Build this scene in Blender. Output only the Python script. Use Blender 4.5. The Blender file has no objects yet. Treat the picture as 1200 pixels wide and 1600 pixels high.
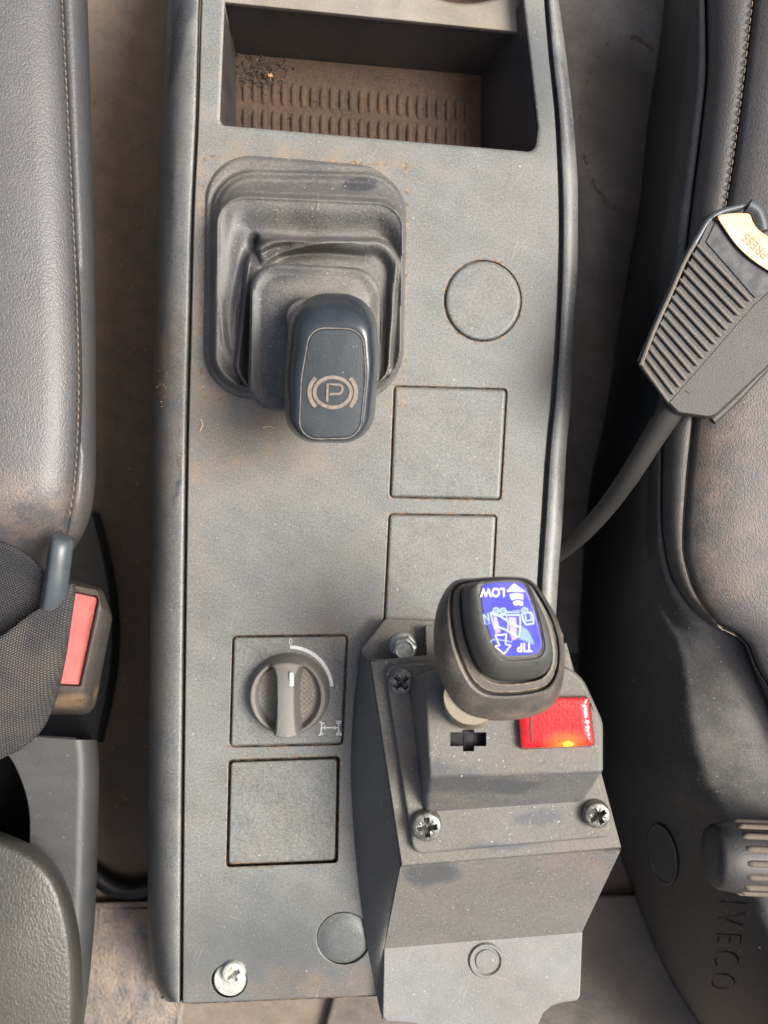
import bpy, bmesh, math, random
from mathutils import Vector, Matrix
from mathutils.geometry import tessellate_polygon
random.seed(7)
SC = bpy.context.scene
COL = SC.collection

# ------------------------------------------------------------------ camera, sky, sun, exposure
H = 0.4185            # camera height above the console faceplate, metres
F = 1350.0            # focal length in photograph pixels (1200 wide)
cam_d = bpy.data.cameras.new('camera')
cam = bpy.data.objects.new('camera', cam_d)
COL.objects.link(cam)
SC.camera = cam
cam.location = (0, 0, H)
cam.rotation_euler = (0, 0, 0)
cam_d.sensor_fit = 'HORIZONTAL'
cam_d.sensor_width = 36.0
cam_d.lens = 36.0 * F / 1200.0
cam_d.clip_start = 0.01
cam_d.clip_end = 50
cam_d.dof.use_dof = True
cam_d.dof.focus_distance = H - 0.035
cam_d.dof.aperture_fstop = 14.0

world = bpy.data.worlds.new('World')
SC.world = world
world.use_nodes = True
wn = world.node_tree
wn.nodes.clear()
sky = wn.nodes.new('ShaderNodeTexSky')
sky.sky_type = 'NISHITA'
sky.sun_disc = False
SUN_EL, SUN_AZ = math.radians(53), math.radians(88)
sky.sun_elevation = SUN_EL
sky.sun_rotation = SUN_AZ
sky.air_density = 0.6
sky.dust_density = 8.0
sky.ozone_density = 0.2
bg = wn.nodes.new('ShaderNodeBackground')
bg.inputs['Strength'].default_value = 0.053
wo = wn.nodes.new('ShaderNodeOutputWorld')
wn.links.new(sky.outputs[0], bg.inputs['Color'])
wn.links.new(bg.outputs[0], wo.inputs['Surface'])

sun_d = bpy.data.lights.new('sun', 'SUN')
sun_d.energy = 1.5
sun_d.angle = math.radians(26)
sun_d.color = (1.0, 0.985, 0.95)
sun = bpy.data.objects.new('sun', sun_d)
COL.objects.link(sun)
sdir = Vector((math.sin(SUN_AZ) * math.cos(SUN_EL), math.cos(SUN_AZ) * math.cos(SUN_EL), math.sin(SUN_EL)))
sun.rotation_euler = sdir.to_track_quat('Z', 'Y').to_euler()
sun.location = sdir * 3

SC.view_settings.view_transform = 'Standard'
SC.view_settings.look = 'None'
SC.view_settings.exposure = 1.90
SC.view_settings.gamma = 1.0

# ------------------------------------------------------------------ helpers
FLOOR = -0.20

def W(px, py, z=0.0):
    """a point of the place, from where it stands in the photograph and its height over the faceplate"""
    k = (H - z) / F
    return Vector(((px - 600.0) * k, (800.0 - py) * k, z))

def curve1(tab):
    """smooth x(y) through a table of (y, x)"""
    tab = sorted(tab)
    def f(y):
        if y <= tab[0][0]:
            a, b = tab[0], tab[1]
            return a[1] + (b[1]-a[1]) * (y-a[0]) / (b[0]-a[0])
        if y >= tab[-1][0]:
            a, b = tab[-2], tab[-1]
            return b[1] + (b[1]-a[1]) * (y-b[0]) / (b[0]-a[0])
        for i in range(len(tab)-1):
            if tab[i][0] <= y <= tab[i+1][0]:
                break
        p1, p2 = tab[i], tab[i+1]
        h = p2[0]-p1[0]
        def slope(j):
            if j == 0: return (tab[1][1]-tab[0][1])/(tab[1][0]-tab[0][0])
            if j == len(tab)-1: return (tab[-1][1]-tab[-2][1])/(tab[-1][0]-tab[-2][0])
            s0 = (tab[j][1]-tab[j-1][1])/(tab[j][0]-tab[j-1][0])
            s1 = (tab[j+1][1]-tab[j][1])/(tab[j+1][0]-tab[j][0])
            if s0*s1 <= 0: return 0.0
            return 2*s0*s1/(s0+s1)
        t = (y-p1[0])/h
        m1, m2 = slope(i)*h, slope(i+1)*h
        return ((2*t**3-3*t*t+1)*p1[1] + (t**3-2*t*t+t)*m1 + (-2*t**3+3*t*t)*p2[1] + (t**3-t*t)*m2)
    return f

def smooth(pts, n=8, closed=False):
    """Catmull-Rom through points (any dimension)"""
    P = [tuple(p) for p in pts]
    N = len(P)
    out = []
    rng = range(N if closed else N-1)
    for i in rng:
        if closed:
            a, b, c, d = P[(i-1) % N], P[i], P[(i+1) % N], P[(i+2) % N]
        else:
            a, b, c, d = P[max(i-1, 0)], P[i], P[i+1], P[min(i+2, N-1)]
        for k in range(n):
            t = k/n
            out.append(tuple(0.5*((2*b[j]) + (-a[j]+c[j])*t + (2*a[j]-5*b[j]+4*c[j]-d[j])*t*t + (-a[j]+3*b[j]-3*c[j]+d[j])*t**3) for j in range(len(b))))
    if not closed:
        out.append(P[-1])
    return out

def rpoly(pts, r, seg=6):
    """polygon with rounded corners; same count of points for the same count of corners"""
    N = len(pts)
    rs = r if isinstance(r, (list, tuple)) else [r]*N
    out = []
    for i in range(N):
        p = Vector(pts[i][:2]); a = Vector(pts[i-1][:2]); b = Vector(pts[(i+1) % N][:2])
        da, db = (a-p), (b-p)
        la, lb = da.length, db.length
        da.normalize(); db.normalize()
        ang = math.acos(max(-1, min(1, da.dot(db))))
        rr = rs[i]
        d = rr / max(math.tan(ang/2), 1e-4)
        d = min(d, la*0.49, lb*0.49)
        s, e = p+da*d, p+db*d
        for k in range(seg+1):
            t = k/seg
            # conic-like blend, close to an arc
            w = math.sin(ang/2)
            q = (s*(1-t)**2 + p*(2*w*t*(1-t)) + e*t*t) / ((1-t)**2 + 2*w*t*(1-t) + t*t)
            out.append((q.x, q.y))
    return out

def area(poly):
    return 0.5*sum(poly[i-1][0]*poly[i][1]-poly[i][0]*poly[i-1][1] for i in range(len(poly)))

def shrink(poly, d):
    """inset by scaling about the middle: never folds over at tight corners"""
    xs = [p[0] for p in poly]; ys = [p[1] for p in poly]
    cx, cy = (min(xs)+max(xs))/2, (min(ys)+max(ys))/2
    fx, fy = max(0.04, 1-2*d/(max(xs)-min(xs))), max(0.04, 1-2*d/(max(ys)-min(ys)))
    return [(cx+(p[0]-cx)*fx, cy+(p[1]-cy)*fy) for p in poly]

def offset(poly, d):
    """move outline inwards by d px (negative = outwards)"""
    if d > 3:
        return shrink(poly, d)
    s = 1 if area(poly) > 0 else -1
    N = len(poly)
    out = []
    for i in range(N):
        a, p, b = Vector(poly[i-1][:2]), Vector(poly[i][:2]), Vector(poly[(i+1) % N][:2])
        e1, e2 = (p-a), (b-p)
        if e1.length < 1e-6: e1 = e2
        if e2.length < 1e-6: e2 = e1
        e1.normalize(); e2.normalize()
        n = Vector((-(e1.y+e2.y), e1.x+e2.x))
        if n.length < 1e-6: n = Vector((-e1.y, e1.x))
        n.normalize()
        c = max(0.5, n.dot(Vector((-e1.y, e1.x))))
        q = p + n*(s*d/c)
        out.append((q.x, q.y))
    return out

def ellipse(cx, cy, rx, ry=None, n=48, rot=0.0):
    ry = rx if ry is None else ry
    c, s = math.cos(rot), math.sin(rot)
    return [(cx+rx*math.cos(a)*c-ry*math.sin(a)*s, cy+rx*math.cos(a)*s+ry*math.sin(a)*c) for a in (2*math.pi*k/n for k in range(n))]

def lerp_poly(A, B, t):
    return [(a[0]+(b[0]-a[0])*t, a[1]+(b[1]-a[1])*t) for a, b in zip(A, B)]

def ring(poly, z):
    if callable(z):
        return [W(p[0], p[1], z(p[0], p[1])) for p in poly]
    return [W(p[0], p[1], z) for p in poly]

class MB:
    def __init__(self):
        self.v = []; self.f = []; self.uv = {}
    def add(self, vs, fs):
        o = len(self.v)
        self.v += [Vector(v) for v in vs]
        self.f += [tuple(i+o for i in f) for f in fs]
        return o
    def loft(self, rings, cap0=False, cap1=True, closed=True):
        n = len(rings[0]); vs = []
        for r in rings: vs += r
        fs = []
        for i in range(len(rings)-1):
            for j in range(n if closed else n-1):
                k = (j+1) % n
                fs.append((i*n+j, i*n+k, (i+1)*n+k, (i+1)*n+j))
        if cap0: fs.append(tuple(range(n))[::-1])
        if cap1: fs.append(tuple((len(rings)-1)*n+j for j in range(n)))
        self.add(vs, fs)
        return self
    def domecap(self, poly, z, zc, steps=4):
        """cap with rings shrinking to the centroid, so large faces can bulge"""
        cx = sum(p[0] for p in poly)/len(poly); cy = sum(p[1] for p in poly)/len(poly)
        rs = []
        for k in range(steps+1):
            t = k/steps*0.96
            zz = z + (zc-z)*(1-(1-t)**2)
            rs.append(ring([(cx+(p[0]-cx)*(1-t), cy+(p[1]-cy)*(1-t)) for p in poly], zz))
        return self.loft(rs)
    def sheet(self, rows, uv=None):
        n = len(rows[0]); vs = []
        for r in rows: vs += r
        fs = [(i*n+j, i*n+j+1, (i+1)*n+j+1, (i+1)*n+j) for i in range(len(rows)-1) for j in range(n-1)]
        self.add(vs, fs)
        return self
    def fill(self, outer, holes, z):
        allp = [[Vector((p[0], p[1], 0)) for p in outer]] + [[Vector((p[0], p[1], 0)) for p in h] for h in holes]
        flat = [p for l in allp for p in l]
        tris = tessellate_polygon(allp)
        self.add([W(p.x, p.y, z(p.x, p.y) if callable(z) else z) for p in flat], tris)
        return self
    def slab(self, poly, z0, z1, bev=2.0, cap=True, steps=3):
        rs = [ring(poly, z0)]
        bz = bev*H/F*0.8
        for k in range(steps+1):
            a = k/steps*math.pi/2
            rs.append(ring(offset(poly, bev*(1-math.cos(a))), (lambda x, y, a=a: (z1(x, y) if callable(z1) else z1) - bz*(1-math.sin(a)))))
        return self.loft(rs, cap1=cap)
    def lathe(self, c, prof, n=40, cap=True):
        """c world centre, prof list of (radius m, z m)"""
        rs = [[Vector((c[0]+r*math.cos(2*math.pi*k/n), c[1]+r*math.sin(2*math.pi*k/n), z)) for k in range(n)] for r, z in prof]
        return self.loft(rs, cap1=cap)
    def tube(self, pts, rad, n=12, caps=True, flat=1.0):
        pts = [Vector(p) for p in pts]
        rs = []
        up = Vector((0, 0, 1))
        for i, p in enumerate(pts):
            t = (pts[min(i+1, len(pts)-1)] - pts[max(i-1, 0)]).normalized()
            s = t.cross(up)
            if s.length < 1e-4: s = t.cross(Vector((0, 1, 0)))
            s.normalize(); u = s.cross(t).normalized()
            r = rad[i] if isinstance(rad, (list, tuple)) else rad
            rs.append([p + s*(r*math.cos(2*math.pi*k/n)) + u*(r*flat*math.sin(2*math.pi*k/n)) for k in range(n)])
        return self.loft(rs, cap0=caps, cap1=caps)
    def stroke(self, pts, w, z, h=0.0003, closed=False):
        """a ribbon of width w px with real thickness h, following px points, lying at height z"""
        P = [Vector(p) for p in pts]
        n = len(P); L = []; R = []
        for i in range(n):
            if closed: t = P[(i+1) % n]-P[i-1]
            else: t = P[min(i+1, n-1)]-P[max(i-1, 0)]
            t.normalize()
            m = Vector((-t.y, t.x))
            ww = w[i] if isinstance(w, (list, tuple)) else w
            L.append(P[i]+m*ww/2); R.append(P[i]-m*ww/2)
        zz = z if callable(z) else (lambda x, y: z)
        vs = []
        for a, b in zip(L, R):
            vs += [W(a.x, a.y, zz(a.x, a.y)-h*0.5), W(a.x, a.y, zz(a.x, a.y)+h), W(b.x, b.y, zz(b.x, b.y)+h), W(b.x, b.y, zz(b.x, b.y)-h*0.5)]
        fs = []
        for i in range(n if closed else n-1):
            j = (i+1) % n
            for k in range(3):
                fs.append((i*4+k, i*4+k+1, j*4+k+1, j*4+k))
        if not closed:
            fs += [(0, 1, 2, 3), tuple((n-1)*4+k for k in (3, 2, 1, 0))]
        self.add(vs, fs)
        return self
    def build(self, name, m, parent=None, ang=32, label=None, kind=None, recalc=True, flat=False, wn=True):
        base = parent_base(parent)
        me = bpy.data.meshes.new(name)
        me.from_pydata([v-base for v in self.v], [], self.f)
        me.update()
        bm = bmesh.new(); bm.from_mesh(me)
        bmesh.ops.remove_doubles(bm, verts=bm.verts, dist=1e-7)
        if recalc:
            bmesh.ops.recalc_face_normals(bm, faces=bm.faces)
        bm.to_mesh(me); bm.free()
        if not flat:
            for p in me.polygons: p.use_smooth = True
            me.set_sharp_from_angle(angle=math.radians(ang))
        me.materials.append(m)
        o = bpy.data.objects.new(name, me)
        COL.objects.link(o)
        if not flat and recalc and wn:
            wm = o.modifiers.new('even_shading', 'WEIGHTED_NORMAL'); wm.keep_sharp = True; wm.weight = 80
        if parent is not None: o.parent = parent
        if label: o['label'] = label
        if kind: o['kind'] = kind
        return o

def parent_base(o):
    b = Vector((0, 0, 0))
    while o is not None:
        b = b + Vector(o.location)
        o = o.parent
    return b

def thing(name, label, cat, loc, group=None):
    o = bpy.data.objects.new(name, None)
    COL.objects.link(o)
    o.empty_display_size = 0.02
    o.location = loc
    o['label'] = label; o['category'] = cat
    if group: o['group'] = group
    return o

def tag(o, label, cat, group=None):
    o['label'] = label; o['category'] = cat
    if group: o['group'] = group
    return o

def copy_tree(src, loc, parent):
    c = src.copy(); COL.objects.link(c); c.parent = parent; c.location = loc
    for ch in list(src.children):
        d = ch.copy(); COL.objects.link(d); d.parent = c
    return c

def text_mb(txt, cx, cy, size, rot, z, h=0.0003, mb=None, bold=0.0, sx=1.0, shear=0.0):
    """letters as real raised shapes; cx, cy, size in px, rot in degrees anticlockwise as seen"""
    cu = bpy.data.curves.new('t', 'FONT')
    cu.body = txt; cu.align_x = 'CENTER'; cu.align_y = 'CENTER'; cu.size = 1.0
    cu.resolution_u = 4; cu.offset = bold; cu.shear = shear
    to = bpy.data.objects.new('t', cu)
    COL.objects.link(to)
    dg = bpy.context.evaluated_depsgraph_get()
    me = bpy.data.meshes.new_from_object(to.evaluated_get(dg))
    a = math.radians(rot); c, s = math.cos(a), math.sin(a)
    zz = z if callable(z) else (lambda x, y: z)
    top = []; bot = []
    for v in me.vertices:
        x, y = v.co.x*size*sx, v.co.y*size
        X, Y = cx + x*c - y*s, cy - (x*s + y*c)
        top.append(W(X, Y, zz(X, Y)+h)); bot.append(W(X, Y, zz(X, Y)-h*0.5))
    n = len(top)
    fs = [tuple(p.vertices) for p in me.polygons]
    ec = {}
    for f in fs:
        for i in range(len(f)):
            e = tuple(sorted((f[i-1], f[i]))); ec[e] = ec.get(e, 0)+1
    side = [(a_, b_, b_+n, a_+n) for (a_, b_), k in ec.items() if k == 1]
    mb = mb or MB()
    mb.add(top+bot, fs+side)
    bpy.data.objects.remove(to); bpy.data.meshes.remove(me); bpy.data.curves.remove(cu)
    return mb

# ------------------------------------------------------------------ materials
class NT:
    def __init__(self, name):
        self.m = bpy.data.materials.new(name)
        self.m.use_nodes = True
        self.t = self.m.node_tree
        self.b = self.t.nodes['Principled BSDF']
        self.pos = self.t.nodes.new('ShaderNodeNewGeometry').outputs['Position']
    def n(self, k): return self.t.nodes.new(k)
    def L(self, a, b): self.t.links.new(a, b)
    def put(self, s, v):
        if hasattr(v, 'is_output') or isinstance(v, bpy.types.NodeSocket): self.L(v, s)
        else: s.default_value = v
    def math(self, op, a, b=0.0, clamp=False):
        x = self.n('ShaderNodeMath'); x.operation = op; x.use_clamp = clamp
        self.put(x.inputs[0], a); self.put(x.inputs[1], b)
        return x.outputs[0]
    def noise(self, scale, detail=2.0, rough=0.5, vec=None, dist=0.0):
        x = self.n('ShaderNodeTexNoise')
        x.inputs['Scale'].default_value = scale; x.inputs['Detail'].default_value = detail
        x.inputs['Roughness'].default_value = rough; x.inputs['Distortion'].default_value = dist
        self.L(vec or self.pos, x.inputs['Vector'])
        return x.outputs[0]
    def ramp(self, v, a, b, lo=0.0, hi=1.0, smooth=True):
        x = self.n('ShaderNodeMapRange')
        x.interpolation_type = 'SMOOTHSTEP' if smooth else 'LINEAR'
        x.inputs['From Min'].default_value = a; x.inputs['From Max'].default_value = b
        x.inputs['To Min'].default_value = lo; x.inputs['To Max'].default_value = hi
        self.L(v, x.inputs['Value'])
        return x.outputs['Result']
    def mix(self, f, a, b):
        x = self.n('ShaderNodeMix'); x.data_type = 'RGBA'
        self.put(x.inputs[0], f)
        for s, v in ((x.inputs[6], a), (x.inputs[7], b)):
            if isinstance(v, tuple): s.default_value = (v[0], v[1], v[2], 1)
            else: self.L(v, s)
        return x.outputs[2]
    def sep(self, v):
        x = self.n('ShaderNodeSeparateXYZ'); self.L(v, x.inputs[0]); return x.outputs
    def vsub(self, v, c):
        x = self.n('ShaderNodeVectorMath'); x.operation = 'SUBTRACT'
        self.L(v, x.inputs[0]); x.inputs[1].default_value = c; return x.outputs[0]
    def vmul(self, v, c):
        x = self.n('ShaderNodeVectorMath'); x.operation = 'MULTIPLY'
        self.L(v, x.inputs[0]); x.inputs[1].default_value = c; return x.outputs[0]
    def vlen(self, v):
        x = self.n('ShaderNodeVectorMath'); x.operation = 'LENGTH'
        self.L(v, x.inputs[0]); return x.outputs['Value']
    def rotz(self, v, a):
        x = self.n('ShaderNodeVectorRotate'); x.rotation_type = 'Z_AXIS'
        self.L(v, x.inputs['Vector']); x.inputs['Angle'].default_value = a; return x.outputs[0]
    def warped(self, amt=0.004, scale=90):
        x = self.n('ShaderNodeTexNoise'); x.inputs['Scale'].default_value = scale; x.inputs['Detail'].default_value = 3
        self.L(self.pos, x.inputs['Vector'])
        y = self.n('ShaderNodeVectorMath'); y.operation = 'MULTIPLY_ADD'
        self.L(self.vsub(x.outputs['Color'], (0.5, 0.5, 0.5)), y.inputs[0]); y.inputs[1].default_value = (amt*2,)*3
        self.L(self.pos, y.inputs[2])
        return y.outputs[0]
    def blob(self, vec, e):
        """soft ellipse: (px, py, z, rx, ry, rot, softness)"""
        px, py, z, rx, ry, rot, soft = e
        c = W(px, py, z); k = (H-z)/F
        v = self.vsub(vec, (c.x, c.y, 0))
        v = self.rotz(v, math.radians(-rot))
        v = self.vmul(v, (1/(rx*k), 1/(ry*k), 0))
        return self.ramp(self.vlen(v), 1+soft, 1-soft)
    def blobs(self, lst, warp=0.0045):
        wv = self.warped(warp)
        out = None
        for e in lst:
            b = self.blob(wv, e)
            out = b if out is None else self.math('MAXIMUM', out, b)
        return out
    def rect_line(self, e):
        """band along a rectangle outline: (pts4, width_px)"""
        pts, wpx, z = e
        k = (H-z)/F
        c = [sum(p[0] for p in pts)/4, sum(p[1] for p in pts)/4]
        cw = W(c[0], c[1], z)
        ang = math.atan2(-(pts[1][1]-pts[0][1]+pts[2][1]-pts[3][1]), (pts[1][0]-pts[0][0]+pts[2][0]-pts[3][0]))
        hw = (math.dist(pts[0], pts[1])+math.dist(pts[2], pts[3]))/4*k
        hh = (math.dist(pts[1], pts[2])+math.dist(pts[3], pts[0]))/4*k
        v = self.rotz(self.vsub(self.pos, (cw.x, cw.y, 0)), -ang)
        s = self.sep(v)
        skew = -((pts[0][0]-pts[3][0])+(pts[1][0]-pts[2][0]))/2/max(1, (pts[3][1]-pts[0][1]+pts[2][1]-pts[1][1])/2) + math.tan(-ang)*0
        xx = self.math('ADD', s[0], self.math('MULTIPLY', s[1], -(-skew + math.tan(ang))))
        dx = self.math('SUBTRACT', self.math('ABSOLUTE', xx), hw)
        dy = self.math('SUBTRACT', self.math('ABSOLUTE', s[1]), hh)
        d = self.math('ABSOLUTE', self.math('MAXIMUM', dx, dy))
        return self.ramp(d, wpx*k, wpx*k*0.3)
    def circ_line(self, e):
        px, py, rx, ry, wpx, z = e
        k = (H-z)/F
        c = W(px, py, z)
        v = self.vmul(self.vsub(self.pos, (c.x, c.y, 0)), (1/(rx*k), 1/(ry*k), 0))
        d = self.math('ABSOLUTE', self.math('SUBTRACT', self.vlen(v), 1.0))
        return self.ramp(d, wpx/rx, wpx/rx*0.2)

def plastic(name, base=(0.045, 0.048, 0.052), dust=(0.19, 0.175, 0.15), amt=0.55, rough=0.45, drough=0.8,
            grain=1500.0, bump=0.00018, clean=(), dirt=(), dirt_col=(0.26, 0.16, 0.085), lines=(), circles=(),
            line_col=(0.115, 0.080, 0.052), speck=0.5, big=0.5, mid=0.35, spec=0.5, leather=0.0, contrast=0.45, warm=None, wipe=0.4, scratch=0.0, updust_light=0.12, lscale=850.0):
    s = NT(name)
    n1 = s.noise(14, 3, 0.55)
    n2 = s.noise(75, 4, 0.6)
    n3 = s.noise(grain, 2, 0.75)
    d = s.math('ADD', amt, s.math('MULTIPLY', s.math('SUBTRACT', n1, 0.5), big))
    d = s.math('ADD', d, s.math('MULTIPLY', s.math('SUBTRACT', n2, 0.5), mid))
    d = s.math('ADD', d, s.math('MULTIPLY', s.math('SUBTRACT', n3, 0.5), contrast), clamp=False)
    d = s.math('ADD', d, s.math('MULTIPLY', s.math('SUBTRACT', s.noise(grain*0.6, 1, 0.6), 0.5), contrast*0.5))
    if wipe:
        wv_ = s.vmul(s.rotz(s.warped(0.006, 12), 0.5), (14, 85, 14))
        d = s.math('ADD', d, s.math('MULTIPLY', s.math('SUBTRACT', s.noise(1.0, 4, 0.6, vec=wv_), 0.5), wipe))
    nz = s.sep(s.t.nodes['Geometry'].outputs['Normal'])[2]
    d = s.math('ADD', d, s.math('MULTIPLY', s.math('SUBTRACT', s.ramp(nz, 0.45, 0.97), 0.5), updust_light), clamp=True)  # dust and painted light on upward faces, painted shade on steep ones
    if clean:
        cl = s.blobs(clean)
        d = s.math('MULTIPLY', d, s.math('SUBTRACT', 1.0, s.math('MULTIPLY', cl, 0.7)))
    dcol = s.mix(s.ramp(s.noise(22, 3, 0.6), 0.38, 0.66), dust, warm or tuple(min(1, c*k) for c, k in zip(dust, (1.0, 0.95, 0.87))))
    col = s.mix(d, base, dcol)
    dm = None
    if dirt:
        dm = s.math('MULTIPLY', s.blobs(dirt, 0.004), s.ramp(s.math('ADD', s.math('MULTIPLY', n2, 0.55), s.math('MULTIPLY', n3, 0.45)), 0.42, 0.60))
        col = s.mix(s.math('MULTIPLY', dm, 0.45), col, dirt_col)
    if lines or circles:
        lm = None
        for e in lines:
            b = s.rect_line(e); lm = b if lm is None else s.math('MAXIMUM', lm, b)
        for e in circles:
            b = s.circ_line(e); lm = b if lm is None else s.math('MAXIMUM', lm, b)
        nn = s.noise(170, 4, 0.7)
        lm = s.math('MULTIPLY', lm, s.ramp(nn, 0.46, 0.6))
        col = s.mix(lm, col, s.mix(s.ramp(s.noise(420, 2), 0.4, 0.6), line_col, tuple(min(1, c*2.2) for c in line_col)))
    if scratch:
        for ang, seed in ((0.35, 0.3), (-0.9, 1.7), (1.9, 4.1)):
            v = s.vmul(s.rotz(s.vsub(s.warped(0.002, 18), (seed, seed, 0)), ang), (26, 900, 1))
            sc = s.math('MULTIPLY', s.ramp(s.noise(1.0, 1, 0.5, vec=v), 0.70, 0.76), s.ramp(s.noise(38, 2), 0.48, 0.62))
            col = s.mix(s.math('MULTIPLY', sc, scratch), col, (0.42, 0.40, 0.36))
    if speck:
        sp = s.ramp(s.noise(1100, 1, 0.4), 0.70, 0.80)
        sp2 = s.ramp(s.noise(600, 0, 0.4), 0.845, 0.88)
        spm = s.math('MAXIMUM', s.math('MULTIPLY', sp, speck*0.6), s.math('MULTIPLY', sp2, speck*0.7))
        col = s.mix(spm, col, (0.55, 0.52, 0.46))
    s.L(col, s.b.inputs['Base Color'])
    r = s.ramp(d, 0.0, 1.0, rough, drough, smooth=False)
    s.L(r, s.b.inputs['Roughness'])
    s.b.inputs['Specular IOR Level'].default_value = spec
    bp = s.n('ShaderNodeBump')
    bp.inputs['Distance'].default_value = 1.0
    bp.inputs['Strength'].default_value = 1.0
    h = s.math('MULTIPLY', n3, bump)
    if leather:
        vo = s.n('ShaderNodeTexVoronoi'); vo.feature = 'SMOOTH_F1'
        vo.inputs['Scale'].default_value = lscale
        s.L(s.vmul(s.warped(0.0008, 300), (1.0, 0.62, 1.0)), vo.inputs['Vector'])
        h = s.math('ADD', h, s.math('MULTIPLY', s.ramp(vo.outputs['Distance'], 0.15, 0.75), -leather))
    s.L(h, bp.inputs['Height'])
    s.L(bp.outputs[0], s.b.inputs['Normal'])
    return s.m

def simple(name, col, rough=0.5, metal=0.0, var=0.25, scale=300, bump=0.0, col2=None, spec=0.5):
    s = NT(name)
    c2 = col2 or tuple(c*(1-var) for c in col)
    s.L(s.mix(s.ramp(s.noise(scale, 4, 0.6), 0.35, 0.68), col, c2), s.b.inputs['Base Color'])
    s.b.inputs['Metallic'].default_value = metal
    s.L(s.ramp(s.noise(scale*0.7, 3), 0.3, 0.7, rough*0.85, min(1, rough*1.2)), s.b.inputs['Roughness'])
    s.b.inputs['Specular IOR Level'].default_value = spec
    if bump:
        bp = s.n('ShaderNodeBump'); bp.inputs['Distance'].default_value = 1.0
        s.L(s.math('MULTIPLY', s.noise(scale*2, 3, 0.6), bump), bp.inputs['Height'])
        s.L(bp.outputs[0], s.b.inputs['Normal'])
    return s.m

# outlines of the square panels, also used by the dirt in the faceplate material
SQ_UP = [(615, 602), (793, 607), (783, 782), (608, 778)]
SQ_MID = [(607, 802), (777, 804), (768, 985), (598, 985)]
SQ_ROT = [(363, 993), (544, 991), (536, 1164), (358, 1168)]
SQ_LOW = [(357, 1187), (531, 1181), (528, 1348), (353, 1355)]

M_panel = plastic('faceplate_plastic', base=(0.066, 0.073, 0.076), dust=(0.205, 0.211, 0.197), amt=0.52, rough=0.32, drough=0.56, scratch=0.18, contrast=1.7, big=0.4, mid=0.45, bump=0.00012, grain=1500,
    dirt=[(310, 560, 0, 14, 330, 0, 0.9), (640, 990, 0, 120, 30, 0, 0.9), (345, 640, 0, 40, 130, 10, 0.9), (380, 600, 0, 80, 30, -20, 0.9), (348, 110, 0, 10, 90, 0, 0.8), (500, 250, 0, 170, 18, -5, 0.8),
          (620, 625, 0, 16, 40, 0, 0.9), (420, 690, 0, 130, 50, 10, 1.0), (590, 1540, 0, 200, 25, 0, 0.9)],
    clean=[(470, 1500, 0, 240, 90, 0, 0.9), (830, 130, 0, 60, 100, 0, 0.7)],
    lines=[(SQ_UP, 5, 0), (SQ_MID, 4.5, 0), (SQ_ROT, 4, 0), (SQ_LOW, 4.5, 0), ([(318, 240), (636, 263), (631, 627), (316, 626)], 5, 0)],
    circles=[(754, 470, 62, 65, 5, 0)], speck=0.7)
M_trim = plastic('side_trim_plastic', base=(0.052, 0.056, 0.063), dust=(0.195, 0.201, 0.190), amt=0.50, contrast=1.4, mid=0.5, rough=0.24, drough=0.46, scratch=0.15,
    dirt=[(262, 590, -0.01, 30, 110, 0, 0.9), (270, 680, -0.01, 25, 60, 0, 0.9)],
    clean=[(285, 60, -0.01, 16, 90, -18, 0.4), (268, 300, -0.008, 8, 90, 0, 0.8), (283, 745, -0.004, 5, 45, -8, 0.4), (880, 165, 0, 12, 85, 6, 0.3), (250, 1490, 0, 16, 90, 0, 0.9)])
M_tray = plastic('tray_plastic', base=(0.020, 0.021, 0.023), dust=(0.10, 0.085, 0.065), amt=0.30, rough=0.5, speck=0.2, big=0.7)
M_trayfloor = plastic('tray_floor_dirt', base=(0.025, 0.017, 0.011), dust=(0.095, 0.052, 0.030), amt=0.40, contrast=1.0, rough=0.8, drough=0.95, speck=0.3, big=0.8, mid=0.8, bump=0.0005, grain=700)
M_deck = plastic('cup_deck_plastic', base=(0.07, 0.072, 0.074), dust=(0.27, 0.24, 0.19), amt=0.62, big=0.8, mid=0.8)
M_rubber = plastic('boot_rubber', base=(0.034, 0.038, 0.044), dust=(0.175, 0.168, 0.152), amt=0.47, rough=0.36, drough=0.75, big=0.8, mid=0.5,
    clean=[(375, 370, 0.02, 35, 60, 0, 0.9), (390, 480, 0.02, 30, 90, 0, 0.9), (560, 287, 0.01, 26, 13, 4, 0.2), (420, 600, 0.04, 25, 60, 0, 0.9), (440, 420, 0.04, 45, 14, 0, 0.9)], speck=0.8, contrast=1.5)
M_knob = plastic('brake_knob_plastic', base=(0.014, 0.020, 0.027), dust=(0.055, 0.062, 0.068), amt=0.20, rough=0.22, drough=0.38, spec=0.7, speck=0.12, bump=0.00007, big=0.3, mid=0.2, contrast=0.2)
M_knobface = plastic('brake_knob_face', base=(0.020, 0.027, 0.034), dust=(0.070, 0.080, 0.084), amt=0.28, spec=0.35, rough=0.40, drough=0.6, speck=0.3, bump=0.00012, big=0.3, mid=0.3, contrast=0.3)
M_tan = simple('dusty_engraving', (0.22, 0.185, 0.15), 0.85, var=0.35, scale=700)
M_line = simple('dusty_line', (0.24, 0.215, 0.175), 0.85, var=0.5, scale=500)
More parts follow.
